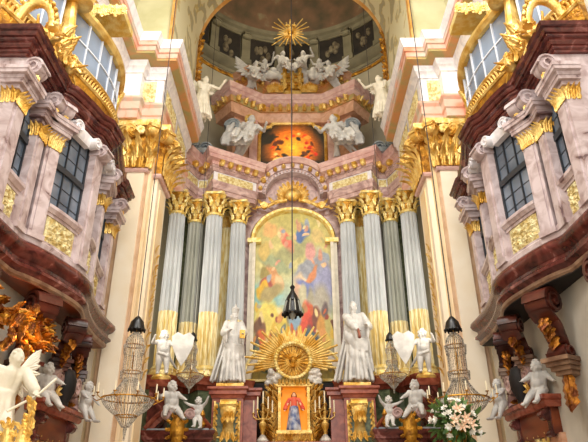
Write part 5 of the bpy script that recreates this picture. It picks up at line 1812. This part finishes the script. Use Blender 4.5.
def staff(o, J, H):
    h = J['h1']
    o.tube([h + V((-.2, 0, -.14)) * H, h, h + V((.13, .02, .15)) * H], .011 * H, 6)
statue('pulpit_angel', 'large cream angel leaning out with a thin staff at lower left', 'statue', (c.x - .42, 8.95, 2.06), radians(38), 1.85, 'cream_stucco',
       dict(kind='adult', pelvis=(0, 0, .46), chest=(.12, -.12, 1), head=(.22, -.12, 1), look=(.9, -.7, -.1), hands=((-.16, -.25, .62), (.22, -.32, .5)), feet=((-.08, .02, .03), (.08, -.1, .03)), robe='gown', sleeves=True, hair='short', seed=70, vox=.018), wings=.34, parts=[('staff', staff, 'cream_stucco')])

# ---------------------------------------------------------------- chandeliers
def octa(m, p, r):
    x, y, z = p
    m.add([(x + r, y, z), (x, y + r, z), (x - r, y, z), (x, y - r, z), (x, y, z + r * 1.5), (x, y, z - r * 1.5)],
          [(0, 1, 4), (1, 2, 4), (2, 3, 4), (3, 0, 4), (1, 0, 5), (2, 1, 5), (3, 2, 5), (0, 3, 5)])


def chandelier(px, Y, ys, s, label, cry, ztop, capm='black', narm=10, group=None, yref=400):
    """ys gives the photograph's rows of the tiers; s is the metre size of the widest ring"""
    cx = at(px, yref, Y).x
    Z = lambda y: at(px, y, Y).z
    t = thing('crystal_chandelier', label, 'chandelier', (cx, Y, Z(ys[-1])), group)
    MB().tube([(cx, Y, Z(ys[0]) - .02), (cx, Y, ztop)], .012 + .004 * s, 6).build('rope', 'rope', t)
    zc0, zc1 = Z(ys[0]), Z(ys[1])
    m = MB().lathe([(.03 * s, zc0), (.10 * s, zc0 - .1 * (zc0 - zc1)), (.26 * s, zc0 - .45 * (zc0 - zc1)), (.34 * s, zc1), (.26 * s, zc1 + .1 * (zc0 - zc1)), (.02, zc0 - .3 * (zc0 - zc1))], (cx, Y, 0), 16)
    for j in range(10):
        a = 2 * pi * j / 10
        m.ell((cx + .33 * s * cos(a), Y + .33 * s * sin(a), zc1 - .02 * s), (.045 * s, .045 * s, .06 * s), None, 6)
    m.build('cap', capm, t)
    tiers = [(ys[2], .1, ys[3], .33, 24), (ys[3], .42, ys[4], .38, 36), (ys[4], .34, ys[5], .34, 18), (ys[5], .42, ys[6], .40, 36), (ys[6], .26, ys[7], .80, 34), (ys[7], 1.0, ys[8], .40, 46), (ys[8], .42, ys[9], .14, 24), (ys[9], .07, ys[10], .02, 6)]
    for k, (y0, r0, y1, r1, n) in enumerate(tiers):
        m = MB()
        z0, z1 = Z(y0), Z(y1)
        L = sqrt((z0 - z1) ** 2 + ((r0 - r1) * s) ** 2)
        nb = max(3, int(L / (.045 * max(s, .6))))
        for j in range(n):
            a = 2 * pi * (j + .5 * (k % 2)) / n
            for i in range(nb + 1):
                u = i / nb
                r = (r0 + (r1 - r0) * u + (.10 * sin(pi * u) if k in (5, 0) else (-.06 * sin(pi * u) if k == 4 else 0))) * s
                octa(m, (cx + r * cos(a), Y + r * sin(a), z0 + (z1 - z0) * u), .0195 * max(s, .6))
        o = m.build('crystal_strands', cry, t)
        o['kind'] = 'stuff'
    for y, r in ((ys[3], .36), (ys[5], .36), (ys[7], 1.0), (ys[8], .40)):
        z = Z(y)
        m = MB().tube([(cx + r * s * cos(2 * pi * i / 32), Y + r * s * sin(2 * pi * i / 32), z) for i in range(33)], .03 * s, 6)
        m.build('gilded_ring', 'darkgold', t)
    MB().tube([(cx, Y, Z(ys[1])), (cx, Y, Z(ys[9]))], .025 * s, 6).build('shaft', 'darkgold', t)
    for j in range(narm):
        a = 2 * pi * (j + .3) / narm
        z = Z(ys[7])
        c_, s_2 = cos(a), sin(a)
        m = MB().tube([(cx + s * .95 * c_, Y + s * .95 * s_2, z), (cx + s * 1.15 * c_, Y + s * 1.15 * s_2, z - .09 * s), (cx + s * 1.3 * c_, Y + s * 1.3 * s_2, z + .0 * s), (cx + s * 1.3 * c_, Y + s * 1.3 * s_2, z + .08 * s)], .02 * s, 6)
        m.lathe([(.02 * s, z + .06 * s), (.07 * s, z + .09 * s), (.07 * s, z + .11 * s)], (cx + s * 1.3 * c_, Y + s * 1.3 * s_2, 0), 8)
        ar = m.build('arm', 'darkgold', t)
        MB().lathe([(.028 * s, z + .1 * s), (.026 * s, z + .42 * s), (.004, z + .46 * s)], (cx + s * 1.3 * c_, Y + s * 1.3 * s_2, 0), 8).build('candle', 'candle', ar)
    return t


YS = [316, 330, 333, 346, 354, 372, 379, 399, 416, 427, 440]
chandelier(128.5, 14.0, YS, .62, 'large crystal chandelier hanging left in front of the cream pier', 'crystal', 24.2, yref=398)
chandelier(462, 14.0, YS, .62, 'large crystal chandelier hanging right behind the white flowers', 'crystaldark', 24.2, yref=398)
YB = [332, 340, 342, 349, 353, 361, 365, 375, 383, 388, 393]
chandelier(190.5, 21.1, YB, .5, 'small crystal chandelier in front of the left fluted columns', 'crystal', 33.0, narm=8, yref=370)
chandelier(392.5, 21.1, YB, .5, 'small crystal chandelier in front of the right fluted columns', 'crystal', 33.0, narm=8, yref=370)

# sanctuary lamp on its long rope
c = at(292.5, 300, 18.0)
Z = lambda y: at(292.5, y, 18.0).z
t = thing('sanctuary_lamp', 'black tasselled lamp hanging on a long rope before the altarpiece', 'lamp', (c.x, 18, Z(320)))
MB().tube([(c.x, 18, Z(286)), (c.x, 18, 25.93)], .022, 6).build('rope', 'rope', t)
MB().lathe([(.03, Z(285)), (.09, Z(287)), (.05, Z(290)), (.10, Z(293)), (.2, Z(298)), (.24, Z(301)), (.22, Z(302))], (c.x, 18, 0), 18).build('crown', 'black', t)
m = MB().lathe([(.2, Z(301)), (.24, Z(306)), (.31, Z(312)), (.3, Z(314)), (.26, Z(313)), (.15, Z(303))], (c.x, 18, 0), 20)
m.build('bell', 'black', t)
for j in range(10):
    a = 2 * pi * j / 10
    MB().tube([(c.x + .21 * cos(a), 18 + .21 * sin(a), Z(300)), (c.x + .29 * cos(a), 18 + .29 * sin(a), Z(309)), (c.x + .32 * cos(a), 18 + .32 * sin(a), Z(314.5))], .02, 6).build('rib', 'columndark', t)
    MB().ell((c.x + .31 * cos(a), 18 + .31 * sin(a), Z(314.5)), (.05, .05, .07), None, 8).build('tassel', 'black', t)
MB().lathe([(.12, Z(312)), (.1, Z(316)), (.02, Z(320))], (c.x, 18, 0), 12).build('drop', 'columndark', t)

# ---------------------------------------------------------------- bouquet on its stand at lower right
c = at(455, 424, 9.0)
t = thing('flower_bouquet', 'round bouquet of white and peach flowers with green leaves at lower right', 'bouquet', (c.x, 9, 0))
MB().lathe([(.2, 0), (.2, .04), (.04, .1), (.035, c.z - .45), (.12, c.z - .35), (.16, c.z - .1), (.0, c.z - .1)], (c.x, 9, 0), 16).build('stand', 'darkgold', t)
rr = random.Random(17)
m = MB()
for j in range(190):
    a, b = rr.uniform(0, 2 * pi), math.acos(rr.uniform(-.9, 1))
    d = V((sin(b) * cos(a), sin(b) * sin(a), cos(b)))
    p = V((c.x, 9, c.z)) + d * rr.uniform(.1, .3)
    m.leafblade(p, d + V((rr.uniform(-.4, .4), rr.uniform(-.4, .4), rr.uniform(-.3, .3))), d.orthogonal(), .08, .2, .4, .1, 4, False)
m.build('leaves', 'foliage', t)
def bloom(p, d, r, m_, big):
    f = MB()
    d = d.normalized()
    e1 = d.orthogonal().normalized()
    e2 = d.cross(e1)
    for ring, (n, tilt, l) in enumerate(((6, .3, .9), (7, .7, 1.0)) if not big else ((6, .9, 1.0), (3, .5, .7))):
        for j in range(n):
            a = 2 * pi * (j + .5 * ring) / n
            o = e1 * cos(a) + e2 * sin(a)
            f.leafblade(p, d * cos(tilt) + o * sin(tilt), -d * .6 + o, r * (.7 if not big else .5), r * l * 1.1, .25, .12, 4, False)
    f.ell(p + d * r * .25, (r * .22,) * 3, None, 8)
    f.build('lily' if big else 'rose', m_, t)
for j in range(32):
    a, b = rr.uniform(0, 2 * pi), math.acos(rr.uniform(-.6, .95))
    d = V((sin(b) * cos(a), sin(b) * sin(a), cos(b)))
    if d.y > .5:
        d.y *= -1
    bloom(V((c.x, 9, c.z)) + d * rr.uniform(.26, .36), d, rr.uniform(.05, .075), 'petal', False)
for (dx, dz) in ((-.06, .02), (.08, .04), (.02, -.06), (-.02, .16), (.14, -.04)):
    d = V((dx * 2, -1, dz * 2))
    bloom(V((c.x + dx, 8.68, c.z + dz)), d, .095, 'peach', True)
# ---------------------------------------------------------------- light
MX = -1
w = bpy.data.worlds.new('world')
scn.world = w
w.use_nodes = True
w.node_tree.nodes['Background'].inputs['Color'].default_value = (1.0, .96, .9, 1)
w.node_tree.nodes['Background'].inputs['Strength'].default_value = .42


def area(name, loc, target, size, power, col=(1, .95, .86), sy=None):
    l = bpy.data.lights.new(name, 'AREA')
    l.energy = power
    l.color = col
    l.size = size
    if sy:
        l.shape = 'RECTANGLE'
        l.size_y = sy
    o = bpy.data.objects.new(name, l)
    o.location = loc
    o.rotation_euler = (V(target) - V(loc)).to_track_quat('-Z', 'Y').to_euler()
    COL.objects.link(o)
    return o


def point(name, loc, power, col, r=.15):
    l = bpy.data.lights.new(name, 'POINT')
    l.energy = power
    l.color = col
    l.shadow_soft_size = r
    o = bpy.data.objects.new(name, l)
    o.location = loc
    COL.objects.link(o)
    return o


area('nave_window_light', (-4.6, 5, 15.5), (3.5, 14, 7), 4, 480, (1, .97, .93))
area('nave_window_light', (4.6, 5, 15.5), (-3.5, 14, 7), 4, 480, (1, .97, .93))
area('nave_dome_light', (0, 9, 21), (0, 11.5, 0), 5, 800, (1, .98, .95))
area('west_fill', (0, -2, 8), (0, 20, 10), 6, 420, (1, .96, .9))  # unseen area light added behind the camera to brighten the view frontally
area('choir_fill', (-5.0, 19.4, 9.5), (1, 24, 10), 2.2, 95, (1, .93, .8), 5)  # pair of unseen area lights added inside the choir to brighten the altar
area('choir_fill', (5.0, 19.4, 9.5), (-1, 24, 10), 2.2, 95, (1, .93, .8), 5)
point('dome_fill', (0, 21.5, 27.5), 300, (1, .88, .7), .5)  # unseen point light added to lighten the dome and its drum
point('altar_lamp', (-1.6, 22.0, 4.6), 40, (1, .75, .35), .2)
point('altar_lamp', (1.6, 22.0, 4.6), 40, (1, .75, .35), .2)
point('pulpit_lamp', (-4.4, 9.9, 4.3), 26, (1, .5, .15), .2)
point('pulpit_spot', (-3.2, 7.6, 2.0), 20, (1, .8, .45), .15)
from collections import defaultdict
kinds = defaultdict(list)
for o in bpy.data.objects:
    if o.parent is None and 'category' in o.keys():
        kinds[o.name.split('.')[0]].append(o)
for k, os_ in kinds.items():
    if len(os_) > 1:
        for o in os_:
            if 'group' not in o.keys():
                o['group'] = k.replace('_', ' ') + ' pieces on the two sides of the choir'
scn.view_settings.view_transform = 'Standard'
scn.view_settings.look = 'None'
scn.view_settings.gamma = 1
scn.view_settings.use_curve_mapping = False
scn.view_settings.exposure = 0.75
